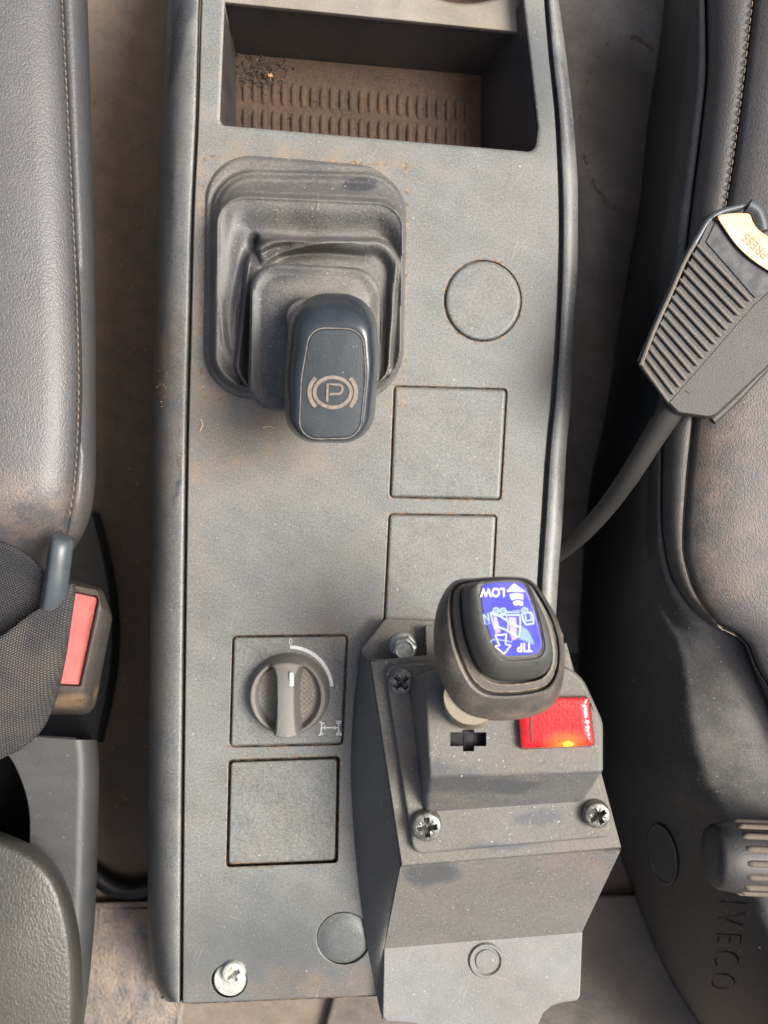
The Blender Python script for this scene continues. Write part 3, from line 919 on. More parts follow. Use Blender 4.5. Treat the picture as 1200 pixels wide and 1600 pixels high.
# ------------------------------------------------------------------ parking brake lever
def build_brake():
    t = thing('parking_brake_lever', 'parking brake lever with folded dusty rubber boot and glossy dark knob marked P', 'brake lever', W(480, 440, 0))
    S = 8
    import numpy as np
    st_ = 1.6
    xs = np.arange(310, 645, st_); ys_ = np.arange(228, 640, st_)
    X, Y = np.meshgrid(xs, ys_)
    def sdf(pts, r):
        """inside distance of a convex quad with rounded corners, px"""
        d = None; k_ = 10.0 if r is None else r
        n_ = len(pts); ds = []
        for i_ in range(n_):
            a_, b_ = pts[i_], pts[(i_+1) % n_]
            ex, ey = b_[0]-a_[0], b_[1]-a_[1]; l_ = math.hypot(ex, ey)
            ds.append((-(ey)*(X-a_[0])+ex*(Y-a_[1]))/l_)
        ds = np.stack(ds)
        # rounded corner: distance to the inner quad shrunk by r
        q = np.maximum(r-ds, 0)
        return np.where(np.min(ds, 0) > r, np.min(ds, 0), r-np.sqrt(np.sum(q*q, 0)))
    dA = sdf([(320, 236), (637, 262), (632, 627), (316, 624)], 78)
    dB = sdf([(331, 265), (635, 271), (628, 613), (326, 613)], 66)
    dC = sdf([(337, 302), (637, 315), (627, 600), (334, 603)], 50)
    dD0 = sdf([(386, 366), (616, 370), (606, 612), (366, 612)], 36)
    dD1 = sdf([(392, 376), (622, 377), (607, 606), (366, 606)], 40)
    dD2 = sdf([(408, 402), (606, 402), (600, 625), (384, 622)], 34)
    def ss(v, a, b):
        t_ = np.clip((v-a)/(b-a), 0, 1); return t_*t_*(3-2*t_)
    def between(d1, d2):
        return np.clip(d1/np.maximum(d1-d2, 1e-3), 0, 1)
    rng = np.random.RandomState(3)
    def wav(fx, fy, p): return np.sin(X/fx+p)*np.sin(Y/fy+p*1.7)
    soft = wav(34, 41, 0.4)*0.5+wav(19, 27, 2.0)*0.3+wav(61, 23, 4.0)*0.4
    Z = 0.0022*ss(dA, 0, 7) - 0.0005*np.exp(-((dB+4)/2.5)**2)
    Z = Z + 0.0030*ss(dB, -1, 4)
    Z = Z + 0.0012*np.exp(-((dB-12)/4.0)**2)*(Y < 330)
    tBC = between(dB-4, dC)
    Z = Z + 0.0118*tBC**1.4
    # rounded shoulder then sagging plateau
    tC = between(dC, dD0)
    Z = Z + 0.0011*np.exp(-((dC-3.5)/3.2)**2)*(0.6+0.4*(Y<400)) - 0.0009*np.exp(-((dC+3)/2.2)**2)
    Z = Z + 0.0006*np.exp(-((dB-3)/2.0)**2)
    Z = Z + np.where(dC > 0, 0.0011*ss(dC, 0, 5) - 0.0078*ss(tC, 0.12, 1.0)**1.2, 0)
    Z = Z + soft*0.0005*ss(dC, 4, 20)*(1-ss(dD0, -6, 2))
    # second bellow: climbs sharply at its crest, then slumps to the collar
    lean = 1.0+0.25*np.sin((X-430)/60.0)
    t1 = ss(dD1, -7, 1.5)
    t2 = between(dD1-2, dD2)
    Z = Z + 0.0098*t1*lean - 0.0068*ss(t2, 0.05, 1.0)
    Z = Z + soft*0.0009*ss(dD1, 0, 8)
    def ridge(pts, w, amp):
        P_ = smooth(pts, 6); best = np.full(X.shape, 1e9); am = np.zeros(X.shape)
        for i_ in range(len(P_)-1):
            ax_, ay_ = P_[i_]; bx_, by_ = P_[i_+1]
            ex, ey = bx_-ax_, by_-ay_; l2 = ex*ex+ey*ey+1e-9
            t_ = np.clip(((X-ax_)*ex+(Y-ay_)*ey)/l2, 0, 1)
            d_ = np.hypot(X-ax_-t_*ex, Y-ay_-t_*ey)
            u_ = (i_+t_)/(len(P_)-1)
            m_ = d_ < best
            best = np.where(m_, d_, best); am = np.where(m_, np.sin(np.pi*np.clip(u_*0.9+0.08, 0, 1))**0.6, am)
        return amp*am*np.exp(-(best/w)**2)
    Z = Z + ridge([(366, 560), (369, 500), (376, 450), (386, 412), (395, 392)], 9, 0.0042)
    Z = Z + ridge([(410, 370), (430, 371), (462, 374), (492, 378), (530, 375)], 5, 0.0028)
    Z = Z + ridge([(402, 424), (420, 405), (450, 393), (485, 384), (520, 378), (560, 376)], 4.5, 0.0034)
    Z = Z - ridge([(398, 372), (397, 392), (404, 412)], 5.5, 0.0085)
    Z = Z - ridge([(404, 400), (425, 388), (455, 383)], 4.5, 0.0030)
    Z = Z - ridge([(440, 402), (480, 396), (520, 396), (570, 402)], 7, 0.0045)
    Z = Z - ridge([(352, 330), (350, 420), (352, 520)], 9, 0.0008)
    Z = Z + ridge([(610, 440), (612, 500), (600, 560)], 5, 0.0020)
    Z = Z + ridge([(596, 480), (596, 530), (588, 570)], 4, 0.0016)
    Z = Z + ridge([(345, 470), (352, 540), (378, 590)], 5, 0.0016)
    Z = Z + ridge([(500, 262), (497, 290), (496, 310), (495, 360)], 1.2, 0.00025)
    mb = MB()
    idx = -np.ones(X.shape, int); vs = []
    keep = dA > -st_
    for a_ in range(X.shape[0]):
        for b_ in range(X.shape[1]):
            if keep[a_, b_]:
                idx[a_, b_] = len(vs); vs.append(W(X[a_, b_], Y[a_, b_], float(Z[a_, b_])-(0.0006 if dA[a_, b_] < 0.5 else 0)))
    fs = []
    for a_ in range(X.shape[0]-1):
        for b_ in range(X.shape[1]-1):
            q_ = (idx[a_, b_], idx[a_+1, b_], idx[a_+1, b_+1], idx[a_, b_+1])
            if min(q_) >= 0: fs.append(tuple(int(v_) for v_ in q_))
    mb.add(vs, fs)
    E = rpoly([(392, 409), (594, 421), (592, 640), (388, 643)], [44, 44, 60, 44], S)
    Ei = offset(E, 26)
    mb.build('boot', M_rubber, t, ang=180, recalc=False)
    # top collar plate
    mb = MB()
    zw = lambda b_: (lambda x, y: b_ + 0.0007*math.sin(x/31.0+1)*math.sin(y/27.0) - 0.0006*math.exp(-((x-560)/40)**2))
    mb.loft([ring(Ei, 0.020), ring(offset(E, 10), 0.0225), ring(offset(E, 2), 0.0265), ring(E, zw(0.0305)), ring(offset(E, -0.4), zw(0.0335)), ring(offset(E, 0.6), zw(0.0352)), ring(offset(E, 3.5), zw(0.0366)), ring(offset(E, 8), zw(0.0364)), ring(offset(E, 14), 0.0350), ring(offset(E, 20), 0.0352)], cap1=False)
    Fb = rpoly([(440, 462), (560, 470), (585, 640), (462, 640)], [30, 30, 30, 30], S)
    e14 = offset(E, 20)
    mb.loft([ring(e14, 0.0352), ring(lerp_poly(e14, Fb, 0.5), 0.0366), ring(lerp_poly(e14, Fb, 0.9), 0.0385), ring(offset(Fb, 1), 0.043), ring(offset(Fb, 4), 0.052)], cap1=True)
    mb.build('collar', M_rubber, t, ang=60)
    # knob
    G = rpoly([(452, 452), (588, 458), (592, 692), (440, 690)], [54, 50, 42, 38], S)
    G = rpoly([(456, 456), (584, 460), (593, 560), (582, 693), (449, 691), (442, 600)], [62, 66, 200, 52, 46, 200], S)
    I = rpoly([(484, 511), (568, 513), (573, 585), (563, 686), (466, 687), (470, 590)], [28, 30, 150, 30, 28, 150], S)
    mb = MB()
    def zk(base):   # knob face leans a little down towards the foot of the picture
        return lambda x, y: base - 0.010*max(0, (y-510))/180.0
    rs = []
    Gu = [(512+(p[0]-512)*0.90, 585+(p[1]-585)*0.93-2) for p in G]
    rs += [ring([(p[0]-4, p[1]) for p in Gu], 0.045), ring([(p[0]-2, p[1]) for p in Gu], 0.052), ring(lerp_poly(Gu, G, 0.7), zk(0.060)), ring(G, zk(0.068))]
    for q in range(1, 9):
        a = q/8*math.pi/2
        tt = 1-math.cos(a)
        rs.append(ring(lerp_poly(G, I, tt*0.97), (lambda x, y, a=a: zk(0.068)(x, y)+0.0175*math.sin(a))))
    mb.loft(rs, cap1=True)
    kn = mb.build('knob', M_knob, t, ang=70)
    mb = MB()
    zf = zk(0.0857)
    def zface(x, y):
        u = (x-518)/50.0
        return zf(x, y) - 0.0008*u*u + 0.0006
    I2 = offset(I, 3)
    cx, cy = 519, 600
    rr = [ring(I2, lambda x, y: zface(x, y)-0.0007)]
    for q in range(0, 9):
        tt = 0.012 + q/8*0.95
        rr.append(ring([(p[0]+(cx-p[0])*tt, p[1]+(cy-p[1])*tt) for p in I2], zface))
    mb.loft(rr, cap1=True)
    face = mb.build('inlay', M_knobface, kn, ang=60)
    mb = MB()
    mb.stroke(offset(I, 1.0), 1.25, lambda x, y: zf(x, y)+0.0001, 0.00015, closed=True)
    mb.build('dust_line', M_line, kn)
    # parking brake symbol
    mb = MB()
    zs = lambda x, y: zface(x, y)+0.0001
    c = (520, 613)
    mb.stroke(ellipse(c[0], c[1], 28.5, 23.5, 56), 5.6, zs, 0.0003, closed=True)
    for s in (-1, 1):
        pts = [(c[0]+s*36.5*math.cos(a), c[1]+33*math.sin(a)) for a in yrange(math.radians(-43), math.radians(43), 14)]
        mb.stroke(pts, 6.5, zs, 0.0003)
    P_ = [(511, 628), (512, 600), (527, 601)] + [(528+7.5*math.cos(a), 608+7.5*math.sin(a)) for a in yrange(math.radians(-70), math.radians(80), 8)] + [(515, 616)]
    mb.stroke(P_, 3.6, zs, 0.0003)
    mb.build('brake_symbol', M_tan, kn)
    return t
build_brake()

# ------------------------------------------------------------------ rotary switch
def build_rotary():
    t = thing('rotary_switch', 'round rotary switch with white arc from 0 to 1 on a square plate', 'switch', W(452, 1080, 0))
    mb = MB()
    p = offset(rpoly(SQ_ROT, 8, 5), 3.0)
    rs = [ring(p, -0.006)]
    for q in range(5):
        a = q/4*math.pi/2
        rs.append(ring(offset(p, 3*(1-math.cos(a))), 0.0016-0.0012*(1-math.sin(a))))
    mb.loft(rs, cap1=True)
    mb.build('plate', M_panel, t, ang=50)
    c = W(453, 1082, 0)
    R = 0.0188
    nr, nt = 44, 120
    def z(x, y):        # x, y in units of R, y up
        r = math.hypot(x, y)
        def sm(a, b, v):
            u = max(0, min(1, (v-a)/(b-a))); return u*u*(3-2*u)
        rim = 0.0086*(1-sm(0.93, 1.0, r)*0.35)
        w = 0.26 + 0.10*abs(y)**2.2 + (0.12*max(0, y-0.55)/0.45)
        inbar = 1-sm(w-0.06, w+0.05, abs(x))
        # lens shaped pockets
        pr = math.hypot(x, y*0.93)
        pocket = (1-sm(0.76, 0.84, pr))*(1-inbar)
        dimple = 0.00055*(math.sin(x*48)*math.sin(y*48))
        bar_h = 0.0175-0.0032*max(0, y-0.35)**1.0*1.6 - 0.0014*(x/0.3)**2*inbar
        bar_fall = 1-sm(0.90, 1.02, r)*0.5
        zz = rim*(1-inbar)+bar_h*inbar*bar_fall
        zz = zz*(1-pocket)+(0.0035+dimple)*pocket
        return zz + 0.0016
    vs = []; fs = []
    for i in range(1, nr+1):
        r = i/nr
        for j in range(nt):
            a = 2*math.pi*j/nt
            x, y = r*math.cos(a), r*math.sin(a)
            vs.append(Vector((c.x+R*x, c.y+R*y, z(x, y))))
    ci = len(vs); vs.append(Vector((c.x, c.y, z(0, 0))))
    for j in range(nt):
        fs.append((ci, j, (j+1) % nt))
        for i in range(nr-1):
            fs.append((i*nt+j, (i+1)*nt+j, (i+1)*nt+(j+1) % nt, i*nt+(j+1) % nt))
    b0 = len(vs)
    for j in range(nt):
        a = 2*math.pi*j/nt
        vs.append(Vector((c.x+R*1.04*math.cos(a), c.y+R*1.04*math.sin(a), 0.0015)))
    for j in range(nt):
        fs.append(((nr-1)*nt+j, b0+j, b0+(j+1) % nt, (nr-1)*nt+(j+1) % nt))
    mb = MB(); mb.add(vs, fs)
    m = plastic('rotary_knob_plastic', base=(0.085, 0.083, 0.078), dust=(0.235, 0.22, 0.19), amt=0.55, rough=0.42, drough=0.7, speck=0.4,
                dirt=[(425, 1083, 0.004, 12, 36, 0, 0.5), (484, 1083, 0.004, 12, 36, 0, 0.5)], dirt_col=(0.30, 0.21, 0.125))
    kn = mb.build('knob', m, t, ang=75)
    mb = MB()
    mb.stroke([(455.5, 1051), (455.5, 1052.5), (456, 1071), (456, 1072)], [4, 6, 6.5, 4], 0.0188, 0.0002)
    mb.build('pointer_mark', M_white, kn)
    mb = MB()
    pts = [(452+(70-3*(1-math.sin(a)))*math.cos(a), 1084-73*math.sin(a)) for a in yrange(math.radians(89), math.radians(9), 24)]
    mb.stroke(pts, [5.8-1.2*abs(i/24-0.5) for i in range(25)], 0.0017, 0.0001)
    mb.build('dial_arc', M_white, t)
    fp_ = simple('faded_print', (0.52, 0.52, 0.50), 0.6, var=0.5, scale=1200)
    text_mb('0', 454, 1003, 14, 0, 0.0017, 0.0001, bold=0.02, sx=0.8).build('dial_number', fp_, t)
    text_mb('1', 527, 1075, 13, 0, 0.0017, 0.0001).build('dial_number', fp_, t)
    mb = MB()
    for pts in ([(503, 1137), (529, 1137)], [(503, 1129), (501, 1148)], [(529, 1127), (529, 1148)], [(499, 1128), (507, 1131)], [(498, 1149), (505, 1146)],
                [(525, 1127), (534, 1127)], [(525, 1148), (534, 1148)], [(525, 1130), (533, 1130)], [(525, 1145.5), (533, 1145.5)], [(523, 1134), (523, 1140)], [(508, 1134), (508, 1140)]):
        mb.stroke(pts, 1.9, 0.0017, 0.0001)
    mb.build('axle_symbol', M_white, t)
build_rotary()

# ------------------------------------------------------------------ tipping control box
def build_box():
    t = thing('tipping_control_box', 'dusty grey plastic control box bolted over the console edge, red lamp on top', 'control box', W(760, 1250, 0))
    HT = 0.045
    # housing: outline at base, top
    S = 5
    top = rpoly([(588, 1058), (645, 1050), (895, 1030), (971, 1325), (627, 1354)], [10, 5, 6, 5, 6], S)
    base = rpoly([(563, 1050), (640, 1040), (872, 1030), (905, 1400), (572, 1470)], [6, 6, 6, 6, 6], S)
    mid = rpoly([(556, 1150), (640, 1040), (872, 1030), (905, 1400), (572, 1470)], [6, 6, 6, 6, 6], S)
    mb = MB()
    # explicit housing built from faces with rounded upper rim: left wall, front wall, right wall
    TL, TR, BR, BL = (584, 1061), (893, 1030), (971, 1325), (627, 1354)
    pl = rpoly([TL, TR, BR, BL], 7, S)
    # lower outline at matching corners
    lo = rpoly([(551, 1120), (866, 1060), (898, 1452), (584, 1482)], 7, S)
    z_lo = lambda x, y: -0.020 if y > 1300 else 0.0
    rs = [ring(lo, lambda x, y: 0.0 + (-0.022)*max(0, min(1, (y-1200)/280))),
          ring(lerp_poly(lo, pl, 0.5), lambda x, y: 0.020),
          ring(pl, HT-0.0014), ring(offset(pl, 1.2), HT-0.0004), ring(offset(pl, 4), HT)]
    # front break: front wall first falls in, then the flange
    mb = MB()
    # panels as separate sheets joined: sampled quads
    def face(a, b, c, d, n=16, m=16):
        rows = []
        for i in range(m+1):
            tt = i/m
            rows.append([(a.lerp(b, j/n)).lerp(d.lerp(c, j/n), tt) for j in range(n+1)])
        mb.sheet(rows)
    zt = HT-0.0016
    ear = 0.012
    # left wall
    p_tl, p_bl = W(582, 1058, zt), W(625.5, 1354.5, zt)
    face(W(560, 1030, 0.012), p_tl, W(584, 1061, zt), W(551, 1100, 0.0), 8, 8)
    mb2 = MB()
    leftrows = []
    # base line on console, following the photographed foot of the wall
    foot = smooth([(563, 1018, 0.004), (553, 1100, 0.001), (548, 1190, 0.0), (552, 1290, 0.0), (560, 1380, 0.0), (572, 1468, 0.0), (590, 1562, 0.0), (598, 1594, 0.0)], 6)
    n = len(foot)
    # top line of left wall: rim, then the front corner, then flange edge
    topl = []
    stops = [(0, (577, 1032, zt)), (0.63, (626, 1354, zt)), (0.815, (600, 1480, 0.0085)), (1.0, (598, 1592, 0.0065))]
    for i in range(n):
        u = i/(n-1)
        for k in range(len(stops)-1):
            if stops[k][0] <= u <= stops[k+1][0]+1e-9:
                v = (u-stops[k][0])/(stops[k+1][0]-stops[k][0])
                a, b = stops[k][1], stops[k+1][1]
                topl.append(tuple(a[j]+(b[j]-a[j])*v for j in range(3)))
                break
    for tt in yrange(0, 1, 6):
        leftrows.append([W(*foot[i]).lerp(W(*topl[i]), tt) for i in range(n)])
    leftrows.insert(0, [Vector((r.x+0.004, r.y, r.z-0.02)) for r in leftrows[0]])
    mb.v = []; mb.f = []
    mb.sheet(leftrows)
    # front sloping wall
    a, b = W(626, 1354, zt), W(971, 1326, zt)
    d, c = W(600, 1484, 0.0075), W(909, 1457, 0.0075)
    face(a, b, c, d, 20, 14)
    # right wall, back wall
    face(W(971, 1326, zt), W(885, 1004, zt), W(862, 1040, 0.0), W(906, 1455, 0.0), 10, 8)
    face(W(577, 1032, zt), W(885, 1004, zt), W(860, 1022, 0.0), W(556, 1035, 0.0), 10, 8)
    # top with rim roll
    pl2 = rpoly([(577.5, 1032), (885, 1004), (971, 1325.5), (626.5, 1354.5)], 3, S)
    mb.loft([ring(pl2, zt), ring(offset(pl2, 0.8), HT-0.0006), ring(offset(pl2, 2.6), HT), ring(offset(pl2, 12), HT)], cap1=True)
    mb.build('housing', M_box, t, ang=28)
    # ear plate with the bolt
    mb = MB()
    earp = rpoly([(602, 966), (700, 971), (880, 985), (880, 1075), (585, 1075), (560, 1060), (564, 1014)], [10, 4, 10, 10, 4, 6, 8], 5)
    mb.slab(earp, 0.0002, 0.0085, 3)
    mb.slab(rpoly([(569, 1029), (652, 1029), (655, 1075), (580, 1075)], [2, 2, 2, 2], 3), 0.006, 0.0105, 1.2)
    # rib beside the bolt
    mb.slab(rpoly([(664, 978), (680, 978), (684, 1075), (668, 1075)], 3, 3), 0.008, 0.016, 2.5)
    mb.build('mounting_ear', M_box, t, ang=40)
    # lower flange, scalloped
    mb = MB()
    fp = [(600, 1480), (700, 1472), (800, 1465), (910, 1456), (906, 1556), (901, 1563), (880, 1566), (862, 1571), (848, 1583), (841, 1600), (838, 1625), (680, 1628), (666, 1610), (652, 1600), (632, 1597), (606, 1596), (598, 1589)]
    mb.slab(fp, 0.0012, 0.0080, 2.5)
    mb.build('flange', M_flange, t, ang=40)
    mb = MB()
    c = W(760, 1500, 0.008)
    k = (H-0.008)/F
    mb.lathe((c.x, c.y), [(27.5*k, 0.0070), (27.5*k, 0.0087), (26*k, 0.0093), (23*k, 0.0093), (20.5*k, 0.0082), (18*k, 0.0082), (16.5*k, 0.0090), (8*k, 0.0093)], 40)
    mb.build('push_plug', M_flange, t, ang=40)
    # lid plate
    mb = MB()
    lid = rpoly([(600, 1040), (888, 1016), (958, 1307), (646, 1335)], [16, 8, 16, 18], 6)
    mb.slab(lid, HT-0.001, HT+0.0045, 5, steps=4)
    # groove line running round inside the rim, left
    mb.build('lid', M_box, t, ang=28)
    # domed inner cover
    mb = MB()
    B = rpoly([(636, 1056), (880, 1046), (935, 1150), (915, 1252), (662, 1269)], [16, 50, 60, 14, 12], 8)
    T1 = rpoly([(634, 1050), (902, 1036), (944, 1130), (943, 1200), (660, 1226)], [20, 60, 60, 20, 14], 8)
    T = rpoly([(661, 1048), (900, 1036), (942, 1128), (942, 1208), (669, 1219)], [18, 60, 55, 8, 8], 8)
    zb, z1 = HT+0.004, 0.076
    rs = [ring(B, zb), ring(offset(B, 1), zb+0.002)]
    rs += [ring(lerp_poly(B, T, 0.35), zb+0.010), ring(lerp_poly(B, T, 0.86), z1-0.0050), ring(T, z1-0.0026), ring(offset(T, 1.5), z1-0.0013), ring(offset(T, 3), z1-0.0005), ring(offset(T, 7), z1)]
    mb.loft(rs, cap1=False)
    Ti = offset(T, 7)
    cross = [(703, 1144), (722, 1144), (722, 1140), (741, 1140), (741, 1144), (760, 1144), (760, 1166), (741, 1166), (741, 1174), (723, 1174), (723, 1166), (703, 1166)]
    lens = rpoly([(806, 1090), (921, 1088), (930, 1166), (813, 1171)], [4, 6, 6, 4], 4)
    mb.fill(Ti, [cross, lens], z1)
    mb.loft([ring(lens, z1), ring(lens, z1-0.006)], cap1=True)
    mb.loft([ring(cross, z1), ring(offset(cross, 0.5), z1-0.0006), ring(offset(cross, 0.7), z1-0.0060)], cap1=False)
    mb.build('cover', M_box, t, ang=50)
    mb = MB()
    pit = [(722, 1140), (742, 1140), (742, 1175), (722, 1175)]
    mb.fill(offset(cross, -0.5), [], z1-0.0055)
    mb.build('slot_floor', M_black, t)
    mb = MB()
    mb.slab([(724, 1142), (739, 1142), (739, 1172), (725, 1172)], z1-0.0060, z1-0.0052, 0.5)
    mb.build('slot', M_black, t)
    # red lamp
    mb = MB()
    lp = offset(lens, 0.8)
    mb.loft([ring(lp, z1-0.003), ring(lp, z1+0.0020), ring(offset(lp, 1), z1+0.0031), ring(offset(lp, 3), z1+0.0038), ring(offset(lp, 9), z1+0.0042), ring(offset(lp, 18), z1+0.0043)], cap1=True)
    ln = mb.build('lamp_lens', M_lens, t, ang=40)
    mb = MB()
    mb.loft([ring(offset(lens, 2), z1-0.0055), ring(offset(lens, 2), z1-0.0015), ring(offset(lens, 4), z1-0.0008)], cap1=True)
    mb.build('reflector', M_lensin, ln)
    mb = MB()
    for i in range(9):
        for j in range(6):
            if random.random() < 0.45: continue
            x, y = 829+i*10.4+random.uniform(-1.5, 1.5), 1098+j*11.0+random.uniform(-1.5, 1.5)
            r = random.uniform(0.8, 1.9)
            c = W(x+random.uniform(-1, 1), y+random.uniform(-1, 1), z1)
            kk = (H-z1)/F
            mb.lathe((c.x, c.y), [(r*kk, z1+0.0040), (r*kk*0.75, z1+0.00455), (r*kk*0.2, z1+0.0047)], 6)
    mb.build('lens_prism', M_lensdot, ln, kind='stuff')
    mb = MB()
    mb.slab(rpoly([(826, 1096), (829, 1096), (832, 1160), (829, 1160)], 1, 2), z1+0.003, z1+0.0045, 0.4)
    mb.build('lamp_divider', simple('dark_red_bar', (0.10, 0.003, 0.004), 0.5), ln)
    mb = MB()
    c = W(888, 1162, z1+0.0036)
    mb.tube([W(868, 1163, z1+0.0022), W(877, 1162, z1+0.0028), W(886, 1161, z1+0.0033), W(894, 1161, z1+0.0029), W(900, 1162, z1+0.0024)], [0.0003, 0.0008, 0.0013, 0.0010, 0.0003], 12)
    mb.build('lens_glint', M_glint, ln)  # added glowing sliver, stands in for the sun glint at the lens edge
    # fasteners
    kk = (H-HT)/F
    screw_head(W(667, 1293, HT+0.009), 24*kk, HT+0.0045, 0.0052, t, M_zincd, ph=0.05, label='screw at the lower left corner of the lid')
    screw_head(W(934, 1275, HT+0.009), 21*kk, HT+0.0045, 0.0052, t, M_zincd, ph=0.55, label='screw at the lower right corner of the lid')
    screw_head(W(627, 1066, HT+0.008), 20*kk, HT+0.0042, 0.0052, t, M_zincd, ph=0.75, label='screw at the upper left corner of the lid')
    mb = MB()
    c = W(630, 1011, 0.010)
    k2 = (H-0.012)/F
    mb.lathe((c.x, c.y), [(22.5*k2, 0.0075), (22.5*k2, 0.0095), (20*k2, 0.0105), (17.5*k2, 0.011)], 40)
    hexr = lambda r, z: [Vector((c.x+0.0004+r*k2*math.cos(a), c.y-0.0001+r*k2*math.sin(a), z)) for a in [math.radians(60*q+12) for q in range(6)]]
    mb.loft([hexr(19.5, 0.0105), hexr(19.5, 0.0168), hexr(18.3, 0.0178)], cap1=False)
    rr = [hexr(18.3, 0.0178)]
    def hexcirc(r, z, n=6):
        return [Vector((c.x+0.0004+r*k2*math.cos(a), c.y-0.0001+r*k2*math.sin(a), z)) for a in [math.radians(60*q+12) for q in range(6)]]
    nn = 36
    def mixr(u, r2, z):
        out = []
        for q in range(nn):
            a = 2*math.pi*q/nn + math.radians(12)
            hx = 18.3*math.cos(math.radians(30))/math.cos(((a-math.radians(12)) % math.radians(60))-math.radians(30))
            rad = hx*(1-u)+r2*u
            out.append(Vector((c.x+0.0004+rad*k2*math.cos(a), c.y-0.0001+rad*k2*math.sin(a), z)))
        return out
    mb.loft([mixr(0, 0, 0.0178), mixr(1, 13.5, 0.0184), mixr(1, 12.5, 0.0180), mixr(1, 11, 0.0174), mixr(1, 4, 0.0173)], cap1=True)
    mb.build('hex_bolt', M_zinc, t, ang=35)
    return t
build_box()

# ------------------------------------------------------------------ tipping lever
def build_lever():
    t = thing('tipping_lever', 'grey lever knob with blue sticker reading LOW and TIP above the control box', 'lever', W(735, 1110, 0.076))
    mb = MB()
    c0, c1 = W(735, 1098, 0.0765), W(738, 1088, 0.100)
    rs = []
    for s_, (rad, z) in enumerate([(0.0102, 0.0762), (0.0108, 0.0785), (0.0108, 0.081), (0.0098, 0.084), (0.0105, 0.089), (0.0105, 0.10)]):
        cx = c0.lerp(c1, max(0, (z-0.0765)/0.0235))
        rs.append([Vector((cx.x+rad*math.cos(a), cx.y+rad*math.sin(a), z)) for a in [2*math.pi*q/36 for q in range(36)]])
    mb.loft(rs, cap1=True)
    mb.build('stem', M_stem, t, ang=50)
    n = 5
    def cl(pts): return smooth(pts, n, closed=True)
    # sixteen matched stations round the knob, clockwise from the upper left
    O = cl([(705, 911), (745, 903), (795, 901), (828, 906), (850, 931), (869, 963), (880, 999), (883, 1035), (875, 1082), (855, 1110), (810, 1124), (762, 1125), (722, 1112), (697, 1080), (679, 1025), (681, 958)])
    Lo = cl([(708, 930), (745, 925), (790, 925), (820, 930), (838, 950), (852, 975), (860, 1000), (862, 1035), (855, 1070), (838, 1092), (805, 1103), (765, 1105), (732, 1096), (710, 1070), (696, 1025), (694, 965)])
    R1 = cl([(712, 914), (750, 906), (795, 904), (826, 909), (846, 934), (862, 965), (872, 999), (874, 1033), (867, 1062), (850, 1079), (808, 1087), (765, 1086), (741, 1073), (724, 1046), (708, 1000), (702, 945)])
    R1b = cl([(716, 917), (752, 908), (795, 906), (825, 911), (843, 937), (859, 967), (868, 999), (870, 1031), (862, 1058), (845, 1073), (806, 1080), (767, 1079), (745, 1066), (729, 1041), (714, 998), (708, 945)])
    R2 = cl([(722, 922), (752, 911), (795, 907), (823, 912), (838, 938), (852, 968), (861, 999), (864, 1025), (858, 1048), (842, 1062), (808, 1068), (775, 1067), (753, 1055), (736, 1028), (723, 985), (719, 945)])
    R2t = cl([(728, 918), (755, 909), (795, 905), (823, 910), (838, 936), (852, 966), (860, 995), (863, 1018), (856, 1037), (842, 1048), (810, 1053), (780, 1052), (760, 1042), (744, 1018), (731, 980), (726, 943)])
    R3 = cl([(746, 914), (762, 907), (797, 905), (820, 909), (832, 930), (843, 962), (850, 992), (853, 1012), (848, 1024), (838, 1030), (812, 1033), (788, 1032), (776, 1024), (764, 1004), (753, 972), (747, 940)])
    R4 = cl([(751, 917), (765, 910), (797, 908), (818, 912), (828, 932), (839, 962), (846, 992), (848, 1009), (844, 1020), (836, 1025), (812, 1028), (790, 1027), (779, 1020), (768, 1002), (757, 971), (751, 941)])
    mb = MB()
    mb.loft([ring(Lo, 0.088), ring(lerp_poly(Lo, O, 0.6), 0.0905), ring(lerp_poly(Lo, O, 0.92), 0.0945), ring(O, 0.0995), ring(lerp_poly(O, R1, 0.25), 0.1045), ring(lerp_poly(O, R1, 0.6), 0.1080),
             ring(lerp_poly(O, R1, 0.90), 0.1098), ring(R1, 0.1096), ring(lerp_poly(R1, R1b, 0.35), 0.1070), ring(R1b, 0.1084), ring(lerp_poly(R1b, R2, 0.93), 0.1086), ring(R2, 0.1040), ring(lerp_poly(R2, R4, 0.3), 0.1035)], cap1=True)
    kn = mb.build('knob', M_lever, t, ang=33)
    mb = MB()
    mb.loft([ring(lerp_poly(R2, R4, 0.10), 0.1036), ring(lerp_poly(R2, R2t, 0.35), 0.1110), ring(lerp_poly(R2, R2t, 0.6), 0.1150), ring(R2t, 0.1180), ring(lerp_poly(R2t, R3, 0.35), 0.1205), ring(lerp_poly(R2t, R3, 0.75), 0.1222), ring(R3, 0.1225),
             ring(lerp_poly(R3, R4, 0.5), 0.1219), ring(R4, 0.1212)], cap1=True)
    cap = mb.build('button_cap', M_capk, kn, ang=50)
    # dust caught in the steps of the knob
    mb = MB()
    nO = len(R1)
    seg = lambda L_, a_, b_: [L_[q % nO] for q in range(a_, b_)]
    mb.stroke(seg(R1b, 24, 66), [0.5+1.3*abs(math.sin(q*0.9))*(0.4+0.6*math.sin(math.pi*q/41)) for q in range(42)], 0.1085, 0.00025)
    mb.stroke(seg(lerp_poly(R2, R1b, 0.12), 28, 62), [0.5+1.0*abs(math.sin(q*1.3+1)) for q in range(34)], 0.1086, 0.00025)
    M_kd = simple('knob_step_dust', (0.30, 0.25, 0.17), 0.9, var=0.4, scale=600)
    mb.build('dust_line', M_kd, kn, kind='stuff')
    mb = MB()
